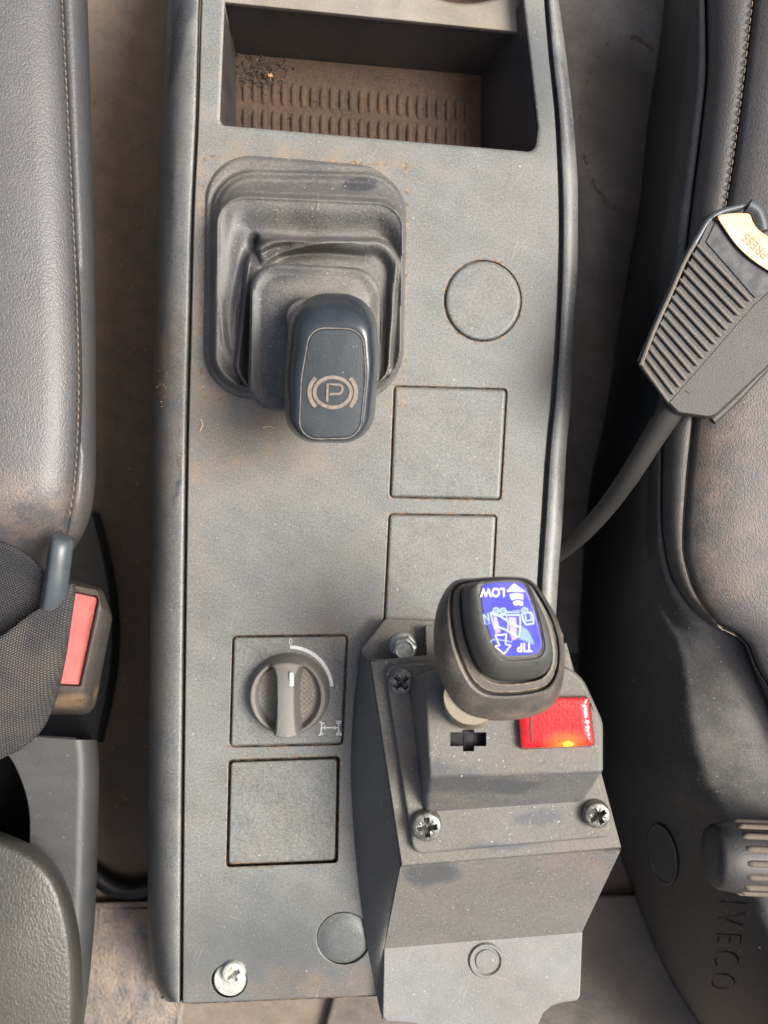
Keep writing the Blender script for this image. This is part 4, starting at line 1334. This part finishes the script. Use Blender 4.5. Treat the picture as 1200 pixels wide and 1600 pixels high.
    mb.stroke(seg(lerp_poly(R4, R3, 0.35), 8, 56), [0.8+1.8*abs(math.sin(q*0.55))*math.sin(math.pi*q/47) for q in range(48)], 0.1214, 0.0003)
    mb.build('dust_line', M_kd, kn, kind='stuff')
    # sticker
    mb = MB()
    Dk = cl([(752.5, 918), (766, 911.5), (797, 909.5), (817, 913), (826, 932), (837, 962), (844, 992), (846, 1008), (842, 1017), (834, 1022), (812, 1024), (792, 1024), (781, 1018), (770, 1001), (759, 971), (753, 941)])
    zd = 0.1217
    mb.slab(Dk, 0.1205, zd, 1.0)
    mb.build('sticker', M_decal, t, label='blue sticker with tipper truck drawing')
    zp = zd+0.0001
    hh = 0.00012
    mb = MB()
    text_mb('LOW', 770, 925, 19.5, 180, zp, hh, mb=mb, bold=0.02, sx=0.84)
    text_mb('TIP', 820, 1011, 20, 181, zp, hh, mb=mb, bold=0.01, sx=0.88)
    def poly(pts, z=zp, h=hh, m=None):
        (m or mb).loft([ring(pts, z-h), ring(pts, z+h)], cap1=True)
    # solid arrow head and its two bands
    poly([(803, 911.5), (821, 925), (806, 924), (791, 924.5)])
    poly([(796, 929), (806, 926.5), (817, 928.5), (817.5, 936.5), (808, 935), (799.5, 937.5)])
    poly([(801.5, 940.5), (808, 938), (817, 940), (817, 946.5), (809, 945), (804, 946)])
    # outline arrow downwards
    ar = [(773.5, 991.5), (782, 992.5), (791, 990.5), (790, 1007), (798.5, 1008), (787.5, 1022), (772.5, 1009), (780.5, 1009)]
    mb.stroke([((a[0]*(1-u)+b[0]*u), (a[1]*(1-u)+b[1]*u)) for a, b in zip(ar, ar[1:]+ar[:1]) for u in (0, 0.33, 0.66)], 1.6, zp, hh, closed=True)
    mb.build('white_print', M_white, t)
    # truck drawing, upside down as it sits
    mb = MB()
    def st(pts, w=1.5): mb.stroke(pts, w, zp, hh)
    for cx, cy, r in ((775, 954, 4.4), (786, 954.5, 4.4), (819.5, 954.5, 4.8)):
        mb.stroke(ellipse(cx, cy, r, r, 16), 1.5, zp, hh, closed=True)
        mb.stroke(ellipse(cx, cy, r*0.35, r*0.35, 8), 1.0, zp, hh, closed=True)
    st([(766, 957), (771, 957)]); st([(791, 956.5), (802, 956.5)], 1.8); st([(802, 954.5), (812, 954.5)], 1.2); st([(802, 957.5), (812, 957.5)], 1.2)
    for x in (803, 806, 809): st([(x, 954), (x, 958)], 1.0)
    st([(768, 959), (782, 963), (795, 972), (812, 980)], 2.2)
    st([(771, 976), (790, 984), (800, 990), (811, 996)], 2.0)
    st([(778, 960.5), (813, 961)], 1.8); st([(812.5, 961), (813, 978), (811, 996)], 1.9); st([(791, 961), (794, 975), (793, 985)], 1.5)
    st([(766, 957), (771, 976), (774, 984)], 1.8)
    st([(755, 959), (758, 975), (765, 974), (762, 958)], 1.5); st([(755, 959), (765, 972)], 1.3)
    cab = [(815, 958), (830, 957), (833, 963), (834, 974), (822, 976), (818, 970), (815, 958)]
    st([(a[0]*(1-u)+b[0]*u, a[1]*(1-u)+b[1]*u) for a, b in zip(cab[:-1], cab[1:]) for u in (0, 0.5)]+[cab[-1]], 2.2)
    st([(821, 961), (822, 970)], 1.8); st([(829, 960), (830, 969)], 1.4); st([(821, 970), (832, 969)], 1.6)
    st([(767, 1004), (768, 1000), (776, 999), (800, 1003)], 1.0)
    mb.build('truck_outline', M_pale, t)
    mb = MB()
    poly([(795, 964), (806, 965), (808, 998), (800, 1001), (797, 988)], zp-0.00008, 0.00006, mb)
    poly([(771, 962), (776, 964), (782, 988), (774, 990)], zp-0.00008, 0.00006, mb)
    mb.build('lilac_patch', M_lilac, t)
    mb = MB()
    poly([(814, 978), (824, 984), (833, 1000), (835, 1008), (820, 1001), (812, 999)], zp-0.00008, 0.00006, mb)
    mb.build('blue_patch', M_midblue, t)
build_lever()

# ------------------------------------------------------------------ left seat, belt, buckle, cover, armrest
def build_left():
    edge = curve1([(-200, 134), (0, 137), (100, 140), (250, 144), (400, 148), (600, 150), (720, 150), (790, 145), (830, 132), (865, 112), (900, 85)])
    seam = curve1([(-200, 90), (0, 98), (100, 103), (200, 108), (300, 113), (400, 118), (500, 122), (600, 124), (700, 121), (760, 116), (800, 110), (850, 98), (900, 70)])
    t = thing('seat', 'grey grained vinyl seat cushion with stitched edge along the left side', 'seat', W(20, 400, -0.1))
    mb = MB(); rows = []
    ys = yrange(-200, 760, 40)+yrange(775, 960, 14)
    for y in ys:
        e, s = edge(y), seam(y)
        dz = -0.00 if y < 760 else -0.055*((y-760)/200.0)**2
        r = []
        for x, z in [(-900, .060), (-600, .060), (-350, .056), (-200, .050), (-100, .045), (-40, .041), (0, .0385), (s-60, .0355), (s-34, .0325), (s-14, .0290), (s-5, .0262), (s-1.5, .0240), (s, .0235), (s+1.5, .0240), (s+5, .0250), (s+0.4*(e-s), .0235), (s+0.68*(e-s), .0195), (s+0.88*(e-s), .0130), (s+0.98*(e-s), .005), (e, -0.006), (e-1, -0.03), (e-8, -0.07), (e-25, -0.12)]:
            r.append(W(x, y, z+dz))
        rows.append(r)
    mb.sheet(rows)
    mb.build('cushion', M_vinyl, t, ang=80, wn=False)
    # cushion thickness under view: base block
    mb = MB()
    mb.loft([ring(rpoly([(-900, -300), (95, -300), (95, 860), (-900, 900)], 20, 4), -0.12), ring(rpoly([(-900, -300), (95, -300), (95, 860), (-900, 900)], 20, 4), FLOOR)], cap0=True, cap1=True)
    mb.build('seat_base', M_shellL, t)
    mb = MB()
    y = -190
    while y < 800:
        s = seam(y)-1.2
        mb.tube([W(s, y, .0262), W(s+0.3, y+3, .0272), W(s+0.5, y+7, .0262)], [0.0002, 0.0004, 0.0002], 6)
        y += 12.5
    mb.build('stitch', M_seam, t, kind='stuff')

    # belt tongue
    tg = thing('belt_tongue', 'blue-grey plastic covered belt tongue standing in the left buckle', 'belt tongue', W(85, 930, 0.02))
    mb = MB()
    path = [(95, 832, .036), (94, 842, .0405), (92, 860, .042), (88, 890, .0415), (84, 920, .040), (78, 955, .036), (73, 985, .030)]
    rs = []
    for i, (x, y, z) in enumerate(smooth(path, 3)):
        u = i/(3*(len(path)-1))
        w = 21*min(1, math.sqrt(min(1, u*7+0.05)))
        c = W(x, y, z); k = (H-z)/F
        sk = 5
        rs.append([Vector((c.x+w*k*math.cos(a), c.y+sk*k*math.cos(a)*-0.6, z+0.0055*math.sin(a)*min(1, u*6+0.25)-(0.004 if math.cos(a) < -0.3 else 0)*abs(math.cos(a)))) for a in [2*math.pi*q/24 for q in range(24)]])
    mb.loft(rs, cap0=True, cap1=True)
    mb.build('tongue_cover', M_tongue, tg, ang=70)

    # buckle
    bk = thing('belt_buckle', 'dusty dark belt buckle with faded red release button beside the left seat', 'belt buckle', W(120, 1010, 0))
    mb = MB()
    S = 6
    O = rpoly([(95, 900), (160, 920), (176, 965), (146, 1117), (66, 1117), (60, 1000)], [8, 14, 20, 22, 12, 8], S)
    U = rpoly([(95, 915), (150, 925), (162, 965), (138, 1100), (70, 1100), (66, 1000)], [8, 14, 20, 22, 12, 8], S)
    I = rpoly([(100, 911), (152, 922), (158, 950), (128, 1082), (80, 1080), (85, 1000)], [5, 8, 14, 10, 8, 8], S)
    mb.loft([ring(U, -0.02), ring(O, -0.004), ring(lerp_poly(O, I, 0.12), 0.006), ring(lerp_poly(O, I, 0.45), 0.0150), ring(lerp_poly(O, I, 0.8), 0.0195), ring(I, 0.0210), ring(offset(I, 2), 0.0214)], cap1=False)
    Bt = rpoly([(104, 923), (153, 933), (148, 958), (124, 1071), (86, 1069), (90, 1000)], [3, 3, 20, 3, 3, 8], S)
    i2 = offset(I, 2)
    mb.loft([ring(i2, 0.0214), ring(offset(Bt, -2), 0.0212), ring(offset(Bt, -1), 0.0200), ring(offset(Bt, -1), 0.0165)], cap1=True)
    mb.build('buckle_housing', M_buck, bk, ang=50)
    mb = MB()
    mb.loft([ring(offset(Bt, 0.5), 0.0165), ring(offset(Bt, 0.5), 0.0186), ring(offset(Bt, 1.8), 0.0193), ring(offset(Bt, 6), 0.0190), ring(offset(Bt, 14), 0.0182)], cap1=True)
    mb.build('release_button', M_red, bk, ang=50)

    # webbing: two layers
    def strap(pts_top, pts_bot, zc, name, mat, label, nu=40, nv=22, pitch=5.2, sag=0.0, cat='seat belt', shear=0.0):
        T_ = smooth(pts_top, 6); B_ = smooth(pts_bot, 6)
        mb = MB()
        def at(L, u):
            x = u*(len(L)-1); i = min(int(x), len(L)-2); f = x-i
            return tuple(L[i][j]+(L[i+1][j]-L[i][j])*f for j in range(3))
        rows = []
        for i in range(nv+1):
            v = i/nv
            r = []
            for j in range(nu+1):
                u = j/nu
                a, b = at(T_, u), at(B_, u)
                z = a[2]+(b[2]-a[2])*v + zc*math.sin(math.pi*v) + 0.0008*math.sin(u*9+v*3)
                r.append(W(a[0]+(b[0]-a[0])*v, a[1]+(b[1]-a[1])*v, z))
            rows.append(r)
        mb.sheet(rows)
        o = mb.build(name, mat, None, ang=80, recalc=False)
        me = o.data
        uvl = me.uv_layers.new(name='UVMap')
        for lp in me.loops:
            co = me.vertices[lp.vertex_index].co
            k = (H-0.03)/F
            X, Y = co.x/k, co.y/k
            a = math.radians(shear)
            uvl.data[lp.index].uv = ((X*math.cos(a)+Y*math.sin(a))/pitch/1.25, (-X*math.sin(a)+Y*math.cos(a))/pitch*1.15)
        mod = o.modifiers.new('thick', 'SOLIDIFY'); mod.thickness = 0.0013; mod.offset = -1
        tag(o, label, cat)
        return o
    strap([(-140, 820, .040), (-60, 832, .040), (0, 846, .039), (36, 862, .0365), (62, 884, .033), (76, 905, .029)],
          [(-140, 1060, .020), (-60, 1050, .020), (0, 1040, .018), (30, 1020, .016), (52, 1000, .014), (62, 980, .013)], 0.001, 'belt_webbing', M_web_shaded,
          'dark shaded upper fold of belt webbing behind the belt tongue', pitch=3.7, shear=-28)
    strap([(-160, 1070, .046), (-60, 1030, .046), (0, 996, .045), (40, 966, .043), (78, 940, .040), (112, 912, .036), (110, 950, .033)],
          [(-160, 1260, .034), (-60, 1215, .034), (0, 1184, .032), (36, 1165, .030), (66, 1134, .028), (86, 1085, .028), (100, 1020, .030)], 0.006, 'belt_webbing', M_web,
          'lighter dusty belt webbing draped over the red release buckle', pitch=3.7, shear=28)

    # plastic side cover with dark opening
    cv = thing('side_cover', 'smooth dark grey plastic side cover with a black opening, lower left', 'seat cover', W(80, 1400, -0.05))
    hole = smooth([(-30, 1160), (10, 1176), (30, 1208), (44, 1250), (48, 1290), (44, 1330), (20, 1380), (-40, 1400)], 6, closed=True)
    mb = MB()
    # grid strip from opening edge to outer edge
    out_x = curve1([(1140, 144), (1150, 150), (1200, 155), (1300, 153), (1400, 150), (1500, 143), (1600, 131), (1750, 110)])
    top = [(20, 1152), (60, 1152), (140, 1156), (150, 1160)]
    outer = [(-260, 1152), (60, 1152)] + [(out_x(y)-36, y) for y in yrange(1156, 1750, 24)] + [(-260, 1750)]
    mb.fill(outer, [hole], -0.004)
    mb.loft([ring(hole, -0.004), ring(offset(hole, 1.6), -0.0048), ring(offset(hole, 2.0), -0.012)], cap1=False)
    rows = []
    for i, y in enumerate(yrange(1156, 1750, 24)):
        e = out_x(y)
        rows.append([W(e-36, y, -0.004), W(e-29, y, -0.0044), W(e-22, y, -0.0058), W(e-15, y, -0.0085), W(e-9, y, -0.0125), W(e-4, y, -0.018), W(e, y, -0.028), W(e-2, y, -0.06), W(e-6, y, -0.12), W(e-8, y, FLOOR)])
    mb.sheet(rows)
    # top edge wall
    mb.sheet([[W(x, y, z) for x, y in ((-260, 1152), (60, 1152), (out_x(1156)-36, 1156))] for z in (-0.004, -0.03)])
    mb.sheet([[W(-260, 1152-3, -0.0055), W(60, 1149, -0.0055), W(out_x(1156)-30, 1153, -0.0055)], [W(-260, 1152, -0.004), W(60, 1152, -0.004), W(out_x(1156)-36, 1156, -0.004)]])
    mb.build('cover_shell', M_shellL, cv, ang=45)
    mb = MB()
    h3 = offset(hole, 2)
    mb.loft([ring(h3, -0.012), ring(h3, -0.10)], cap1=True)
    mb.build('opening', M_black, cv)

    # armrest end
    ar = MB()
    ex = curve1([(1296, -10), (1302, 10), (1312, 34), (1325, 58), (1345, 82), (1372, 100), (1410, 114), (1460, 124), (1520, 129), (1600, 130), (1750, 128)])
    rows = []
    ys = [1290, 1296, 1302, 1308, 1316, 1326, 1338, 1354, 1374, 1400]+yrange(1425, 1750, 12)
    # rings shrinking inwards from the outline
    outl = [(-300, 1296)] + [(ex(y), y) for y in yrange(1298, 1345, 12)[0:]] + [(ex(y), y) for y in yrange(1352, 1750, 26)] + [(-300, 1750)]
    rs = []
    for q in range(9):
        a = q/8*math.pi/2
        rs.append(ring(offset(outl, 26*(1-math.cos(a))), 0.004+0.026*math.sin(a)))
    rs.insert(0, ring(outl, -0.01)); 
    ar.loft(rs, cap1=False)
    inn = offset(outl, 26)
    cx, cy = -60, 1560
    rr = [ring(inn, 0.030)]
    for u in (0.15, 0.3, 0.5, 0.75):
        rr.append(ring([(p[0]+(cx-p[0])*u, p[1]+(cy-p[1])*u) for p in inn], 0.030+0.008*(1-(1-u)**2)))
    ar.loft(rr, cap1=True)
    o = ar.build('armrest', M_arm, None, ang=80, wn=False)
    tag(o, 'rounded coarse grained vinyl armrest end in the lower left corner', 'armrest')
    # dark pedestal ring of the left seat down on the floor
    mb = MB()
    mb.tube([W(x, y, FLOOR+0.010) for x, y in smooth([(120, 1330), (145, 1362), (175, 1384), (210, 1390), (250, 1378), (290, 1350)], 6)], 0.0065, 14)
    o = mb.build('floor_hose', simple('dull_black_rubber', (0.006, 0.006, 0.006), 0.5), None, ang=60)
    tag(o, 'black rubber hose curving across the floor beside the carpet', 'hose')
    mb = MB()
    rows = []
    for u in yrange(0, 1, 16):
        y = 800+u*360
        x = 150+38*math.sin(math.pi*min(1, u*0.85+0.05))
        rows.append([W(40, y, -0.130), W(x-14, y, -0.130), W(x-5, y, -0.136), W(x, y, -0.150), W(x-2, y, FLOOR)])
    mb.sheet(rows)
    o = mb.build('seat_pedestal', simple('black_pedestal', (0.010, 0.010, 0.010), 0.6), None, ang=60)
    tag(o, 'dark curved seat pedestal side behind the red release buckle', 'seat pedestal')
build_left()

# ------------------------------------------------------------------ right seat shell, cushion, buckle, knob
SH_E = curve1([(-200, 1062), (0, 1036), (100, 1022), (180, 1008), (320, 996), (420, 980), (520, 964), (640, 946), (784, 917), (899, 909), (1014, 903), (1120, 912), (1210, 930), (1345, 972), (1450, 1010), (1520, 1040), (1600, 1090), (1750, 1180)])
SH_R = curve1([(-200, 1072), (0, 1074), (120, 1072), (280, 1052), (440, 1032), (600, 1018), (726, 1012), (841, 1010), (900, 1018), (960, 1040), (1013, 1072), (1100, 1086), (1200, 1106), (1290, 1160), (1450, 1215), (1560, 1245), (1750, 1300)])
SH_B = curve1([(-200, 1096), (0, 1101), (100, 1103), (200, 1094), (330, 1078), (440, 1066), (560, 1045), (690, 1034), (800, 1033), (890, 1045), (930, 1066), (970, 1102), (986, 1140), (1000, 1160), (1040, 1176), (1100, 1200), (1200, 1240), (1400, 1320), (1750, 1420)])
SHP = [(0.0, FLOOR, 0), (0.05, -0.115, 0), (0.15, -0.088, 0), (0.30, -0.064, 0), (0.45, -0.044, 0), (0.58, -0.0295, 0), (0.70, -0.0182, 0), (0.80, -0.0105, 0), (0.88, -0.0049, 0), (0.93, -0.0023, 0), (0.97, -0.0008, 0), (1.0, 0.0, 0)]
def shell_z(x, y):
    e, r, b = SH_E(y), SH_R(y), SH_B(y)
    if x <= r:
        t = (x-e)/(r-e)
        for i in range(len(SHP)-1):
            if t <= SHP[i+1][0]:
                u = (t-SHP[i][0])/(SHP[i+1][0]-SHP[i][0])
                return SHP[i][1]+(SHP[i+1][1]-SHP[i][1])*max(0, u)
    t = min(1, (x-r)/(b-r))
    return 0.0095*math.sin(max(0, t)*math.pi*0.55)

def build_right():
    t = thing('seat', 'right seat with dusty grey vinyl cushion and black plastic side shell', 'seat', W(1150, 800, -0.1))
    mb = MB(); rows = []
    for y in yrange(-200, 1750, 78):
        e, r, b = SH_E(y), SH_R(y), SH_B(y)
        row = [W(e+(r-e)*q, y, z) for q, z, _ in SHP]
        for q in (0.08, 0.18, 0.3, 0.45, 0.6, 0.75, 0.9, 1.0):
            row.append(W(r+(b-r)*q, y, shell_z(r+(b-r)*q, y)))
        row.append(W(b, y, -0.002)); 
        rows.append(row)
    mb.sheet(rows)
    mb.build('side_shell', M_shell, t, ang=80, wn=False)
    # cushion
    seamx = curve1([(-200, 1200), (0, 1177), (130, 1162), (250, 1146), (330, 1133), (440, 1114), (560, 1094), (660, 1083), (760, 1073), (850, 1068), (910, 1080), (960, 1108), (985, 1130), (1040, 1180), (1200, 1270), (1750, 1500)])
    mb = MB(); rows = []
    for y in yrange(-200, 1500, 90):
        b = SH_B(y)-1.0
        s = max(seamx(y), b+6)
        row = [W(b, y, -0.006), W(b+0.5, y, 0.004), W(b+0.10*(s-b), y, 0.0125), W(b+0.3*(s-b), y, 0.0185), W(b+0.6*(s-b), y, 0.0222), W(s-3, y, 0.0232), W(s-1, y, 0.0226), W(s, y, 0.0218), W(s+1, y, 0.0226), W(s+4, y, 0.0250), W(s+14, y, 0.0272), W(s+40, y, 0.0295), W(s+90, y, 0.0312), W(s+200, y, 0.0315), W(s+420, y, 0.030), W(s+700, y, 0.028)]
        rows.append(row)
    mb.sheet(rows)
    mb.build('cushion', M_vinylR, t, ang=80, wn=False)
    mb = MB()
    y = -180
    while y < 330:
        s = seamx(y)-1
        mb.tube([W(s, y, .0238), W(s-0.5, y+4, .0248), W(s-1.4, y+9, .0238)], [0.0002, 0.0003, 0.0002], 6)
        y += 13
    pts = [(seamx(y), y) for y in yrange(600, 985, 60)]
    mb.stroke(pts, [1.6+random.uniform(-0.5, 0.9) for _ in pts], 0.0224, 0.0002)
    pts = [(SH_B(y)+2, y) for y in yrange(0, 420, 50)]
    mb.build('stitch', M_seam, t, kind='stuff')
    # round cap set into the shell
    for (z_in, poly, m, nm) in ((0.0012, ellipse(1034, 1335, 22, 49, 44, math.radians(-12)), M_shell, 'round_cap'),):
        mb = MB()
        sz = lambda x, y: shell_z(x, y)
        # plug stands on the slope, its rim picks up light
        mb.loft([ring(poly, lambda x, y: sz(x, y)-0.002), ring(poly, lambda x, y: sz(x, y)+0.0022), ring(offset(poly, 2), lambda x, y: sz(x, y)+0.0030), ring(offset(poly, 4), lambda x, y: sz(x, y)+0.0022), ring(offset(poly, 12), lambda x, y: sz(x, y)+0.0022)], cap1=True)
        mb.build(nm, m, t, ang=40)
    # raised lettering running down the shell
    mb = text_mb('I V E C O', 1132, 1480, 58, -98, lambda x, y: shell_z(x, y)+0.0006, 0.0005, bold=0.0, sx=0.62, shear=-0.1)
    mb.build('lettering', M_shell, t, ang=40)

    # recliner knob
    k = thing('adjuster_knob', 'fluted dark plastic adjuster knob sticking out of the right seat shell', 'knob', W(1200, 1340, 0))
    ax0 = W(1124, 1338, 0.030); ax1 = W(1330, 1346, 0.030)
    d = (ax1-ax0).normalized(); u = Vector((0, 0, 1)); s = d.cross(u).normalized()
    R = 52*(H-0.030)/F
    mb = MB(); rs = []
    NT_ = 144
    def rad(a, f):
        return R*(1 - 0.0*f)
    st = [(-0.0046, 0.25), (-0.0046, 0.60), (-0.0036, 0.84), (-0.0012, 0.94), (0.003, 0.985), (0.006, 1.0), (0.010, 1.0), (0.08, 1.0)]
    for off, q in st:
        rs.append([ax0+d*off+s*(R*q*math.cos(2*math.pi*j/48))+u*(R*q*math.sin(2*math.pi*j/48)) for j in range(48)])
    mb.loft(rs, cap0=True, cap1=True)
    kb = mb.build('barrel', plastic('adjuster_plastic', base=(0.014, 0.015, 0.017), dust=(0.08, 0.078, 0.072), amt=0.25, updust_light=0.3, rough=0.3, drough=0.6, speck=0.3), k, ang=50)
    mfl = plastic('flute_dust', base=(0.05, 0.045, 0.04), dust=(0.15, 0.122, 0.090), amt=0.6, rough=0.6, drough=0.9, speck=0.4, contrast=0.8)
    for q in range(16):
        a = 2*math.pi*(q+0.5)/16
        o = s*math.cos(a)+u*math.sin(a)
        if o.z < -0.35: continue
        mb = MB()
        L0 = 0.0065
        pts = [ax0+d*x+o*(R*(1.0-0.02)+h) for x, h in ((L0, -0.0016), (L0+0.0008, -0.0004), (L0+0.0022, 0.0002), (L0+0.02, 0.0002), (L0+0.04, 0.0002), (L0+0.06, 0.0002))]
        mb.tube(pts, [0.0008, 0.0013, 0.0015, 0.0015, 0.0015, 0.0015], 10)
        mb.build('flute', mfl, k, ang=70)

    # right buckle with ribs
    b = thing('belt_buckle', 'ribbed dark belt buckle with cream orange PRESS button over the right seat', 'belt buckle', W(1120, 500, 0.03))
    S = 5
    ZB = 0.058
    mb = MB()
    O = rpoly([(1100, 340), (1128, 325), (1170, 318), (1215, 350), (1300, 470), (1215, 560), (1112, 656), (1058, 648), (1042, 632), (996, 570)], [10, 10, 14, 20, 20, 20, 26, 10, 6, 8], S)
    Lw = [(p[0]*0.97+1130*0.03, p[1]*0.97+500*0.03) for p in O]
    mb.loft([ring(Lw, 0.026), ring(O, 0.036), ring(O, ZB-0.012), ring(offset(O, 1.5), ZB-0.009), ring(offset(O, 5), ZB-0.008)], cap1=True)
    body = mb.build('buckle_body', M_buckR, b, ang=45)
    # upper shell carrying ribs
    mb = MB()
    Pp = rpoly([(1108, 342), (1185, 352), (1230, 432), (1178, 478), (1046, 630), (1000, 570)], [6, 10, 10, 4, 5, 6], S)
    mb.loft([ring(Pp, ZB-0.010), ring(Pp, ZB-0.0012), ring(offset(Pp, 1.2), ZB-0.0003), ring(offset(Pp, 3), ZB)], cap1=True)
    mb.build('upper_shell', M_buckR, b, ang=45)
    # side rim strip catching the light, left and top
    mb = MB()
    rim = smooth([(1000, 566), (1020, 520), (1045, 462), (1072, 402), (1090, 372), (1106, 346), (1126, 332), (1150, 325), (1166, 321)], 6)
    mb.tube([W(x, y, ZB-0.0015) for x, y in rim], 0.0014, 10)
    mb.build('rim', M_tongue, b, ang=60)
    mb = MB()
    mb.tube([W(x, y, ZB-0.001) for x, y in smooth([(1168, 322), (1180, 330), (1187, 346), (1190, 362)], 5)], 0.0032, 10)
    mb.build('rim_corner', M_tongue, b, ang=60)
    # ribs
    l0, l1 = Vector((1087, 381)), Vector((1002, 569))
    r0, r1 = Vector((1174, 472)), Vector((1045, 628))
    NR = 15
    for i in range(NR):
        u_ = i/(NR-1)
        a = l0.lerp(l1, u_)+Vector((3*math.sin(math.pi*u_), 0))*-1.0; c = r0.lerp(r1, u_)
        mb = MB()
        dir_ = (c-a)
        pts = [a+dir_*q for q in (0.015, 0.05, 0.25, 0.5, 0.75, 0.95, 0.985)]
        mb.tube([W(p.x, p.y, ZB+h) for p, h in zip(pts, (-0.0004, 0.0006, 0.0008, 0.0008, 0.0008, 0.0006, -0.0004))], [0.0005]+[0.0008]*5+[0.0005], 8)
        mb.build('rib', M_rib, b, ang=70)
    # side bead
    mb = MB()
    mb.tube([W(x, y, ZB+0.0005) for x, y in smooth([(1001, 571), (1022, 516), (1048, 458), (1070, 408), (1086, 380)], 6)], 0.0009, 8)
    mb.build('bead', M_rib, b)
    # black window and button
    mb = MB()
    win = rpoly([(1119, 345), (1150, 384), (1196, 424), (1228, 440), (1180, 466), (1103, 378)], [2, 60, 60, 3, 3, 3], S)
    mb.slab(win, ZB-0.001, ZB+0.0006, 1.0)
    mb.build('slide_plate', simple('matt_black_slide', (0.035, 0.035, 0.04), 0.55, var=0.3, scale=300, bump=0.00005), b)
    mb = MB()
    btn = smooth([(1121, 339), (1133, 334.5), (1146, 333), (1160, 333), (1171, 335), (1176, 346), (1184, 358), (1198, 368), (1215, 379), (1235, 392), (1252, 404), (1252, 444), (1225, 435), (1200, 423), (1172, 404), (1150, 383), (1134, 361)], 4, closed=True)
    mb.slab(btn, ZB-0.001, ZB+0.0024, 2.2)
    bt = mb.build('release_button', M_orange, b, ang=40)
    mb = text_mb('PRESS', 1181, 384, 21, 180-43, ZB+0.0024, 0.00012, sx=0.9)
    mb.build('press_lettering', simple('brown_letter_dust', (0.36, 0.19, 0.10), 0.7, var=0.2), b)
    # back half edge
    mb = MB()
    mb.tube([W(x, y, 0.040) for x, y in smooth([(1112, 657), (1150, 622), (1200, 568), (1260, 500)], 5)], 0.0022, 10)
    mb.build('back_shell', M_buckR, b, ang=60)
    # stalk
    mb = MB()
    path = smooth([(1072, 610, .046, 20), (1043, 649, .042, 20), (1015, 693, .036, 18), (985, 741, .028, 16.5), (953, 786, .016, 15), (920, 824, .004, 14), (894, 848, -.008, 13.5), (868, 868, -.020, 13), (845, 884, -.034, 13)], 5)
    mb.tube([W(p[0], p[1], p[2]) for p in path], [p[3]*(H-p[2])/F for p in path], 18, flat=0.8)
    mb.build('stalk', M_stalk, b, ang=70)
build_right()

# ------------------------------------------------------------------ loose dirt
def crumbs():
    def bits(n, fn, m, nm, label, cat):
        mb = MB()
        for _ in range(n):
            x, y, z, s = fn()
            c = W(x, y, z)
            vs = [c+Vector((random.uniform(-1, 1), random.uniform(-1, 1), random.uniform(0, 0.9))).normalized()*s*random.uniform(0.6, 1) for _ in range(6)]
            fs = [(0, 1, 2), (2, 1, 3), (3, 4, 5), (0, 2, 4), (4, 1, 0), (5, 3, 1)]
            mb.add(vs, fs)
        o = mb.build(nm, m, None, flat=True, recalc=False)
        o['kind'] = 'stuff'; o['label'] = label
        return o
    def f1():
        r = random.random()
        if r < 0.35: return (random.gauss(262, 10), random.gauss(600, 18), -0.004, random.uniform(0.0002, 0.0006))
        if r < 0.8: return (random.gauss(350, 45), random.gauss(680, 45), 0.0001, random.uniform(0.00015, 0.0005))
        return (random.uniform(300, 840), random.uniform(700, 960), 0.0001, random.uniform(0.0001, 0.0003))
    bits(150, f1, M_crumb, 'clay_crumbs', 'scattered ochre clay crumbs on the left of the console faceplate', 'dirt')
    def f2():
        r = random.random()
        if r < 0.45: return (random.gauss(405, 22), random.gauss(112, 12)+0, -0.053, random.uniform(0.0006, 0.0016))
        return (random.uniform(380, 740), random.uniform(118, 232), -0.0535, random.uniform(0.0003, 0.0009))
    bits(420, f2, M_crumb2, 'soil_crumbs', 'dark soil crumbs gathered in the back of the tray', 'dirt')
    def f4():
        return (random.gauss(195, 28), random.uniform(0, 1300), FLOOR+0.0006, random.uniform(0.0005, 0.0017))
    bits(160, f4, M_crumb, 'floor_grit', 'grit and crumbs scattered along the floor strip left of the console', 'dirt')
    def f3(): return (random.choice([422, 424, 452, 420]), random.choice([118, 130, 122, 127]), -0.052, random.uniform(0.0012, 0.002))
    bits(5, f3, M_crumb, 'clay_crumbs', 'a few orange clay bits lying in the tray', 'dirt')
    for pts, lb in (([(313, 655), (316, 664), (312, 674)], 'pale straw sliver lying near the left seam of the console'), ([(410, 668), (420, 666), (428, 670)], 'pale straw sliver lying below the brake boot')):
        mb = MB()
        mb.tube([W(x, y, 0.0005) for x, y in smooth(pts, 3)], 0.0004, 6)
        tag(mb.build('straw_sliver', M_straw, None), lb, 'straw', 'straw slivers on the console')
crumbs()
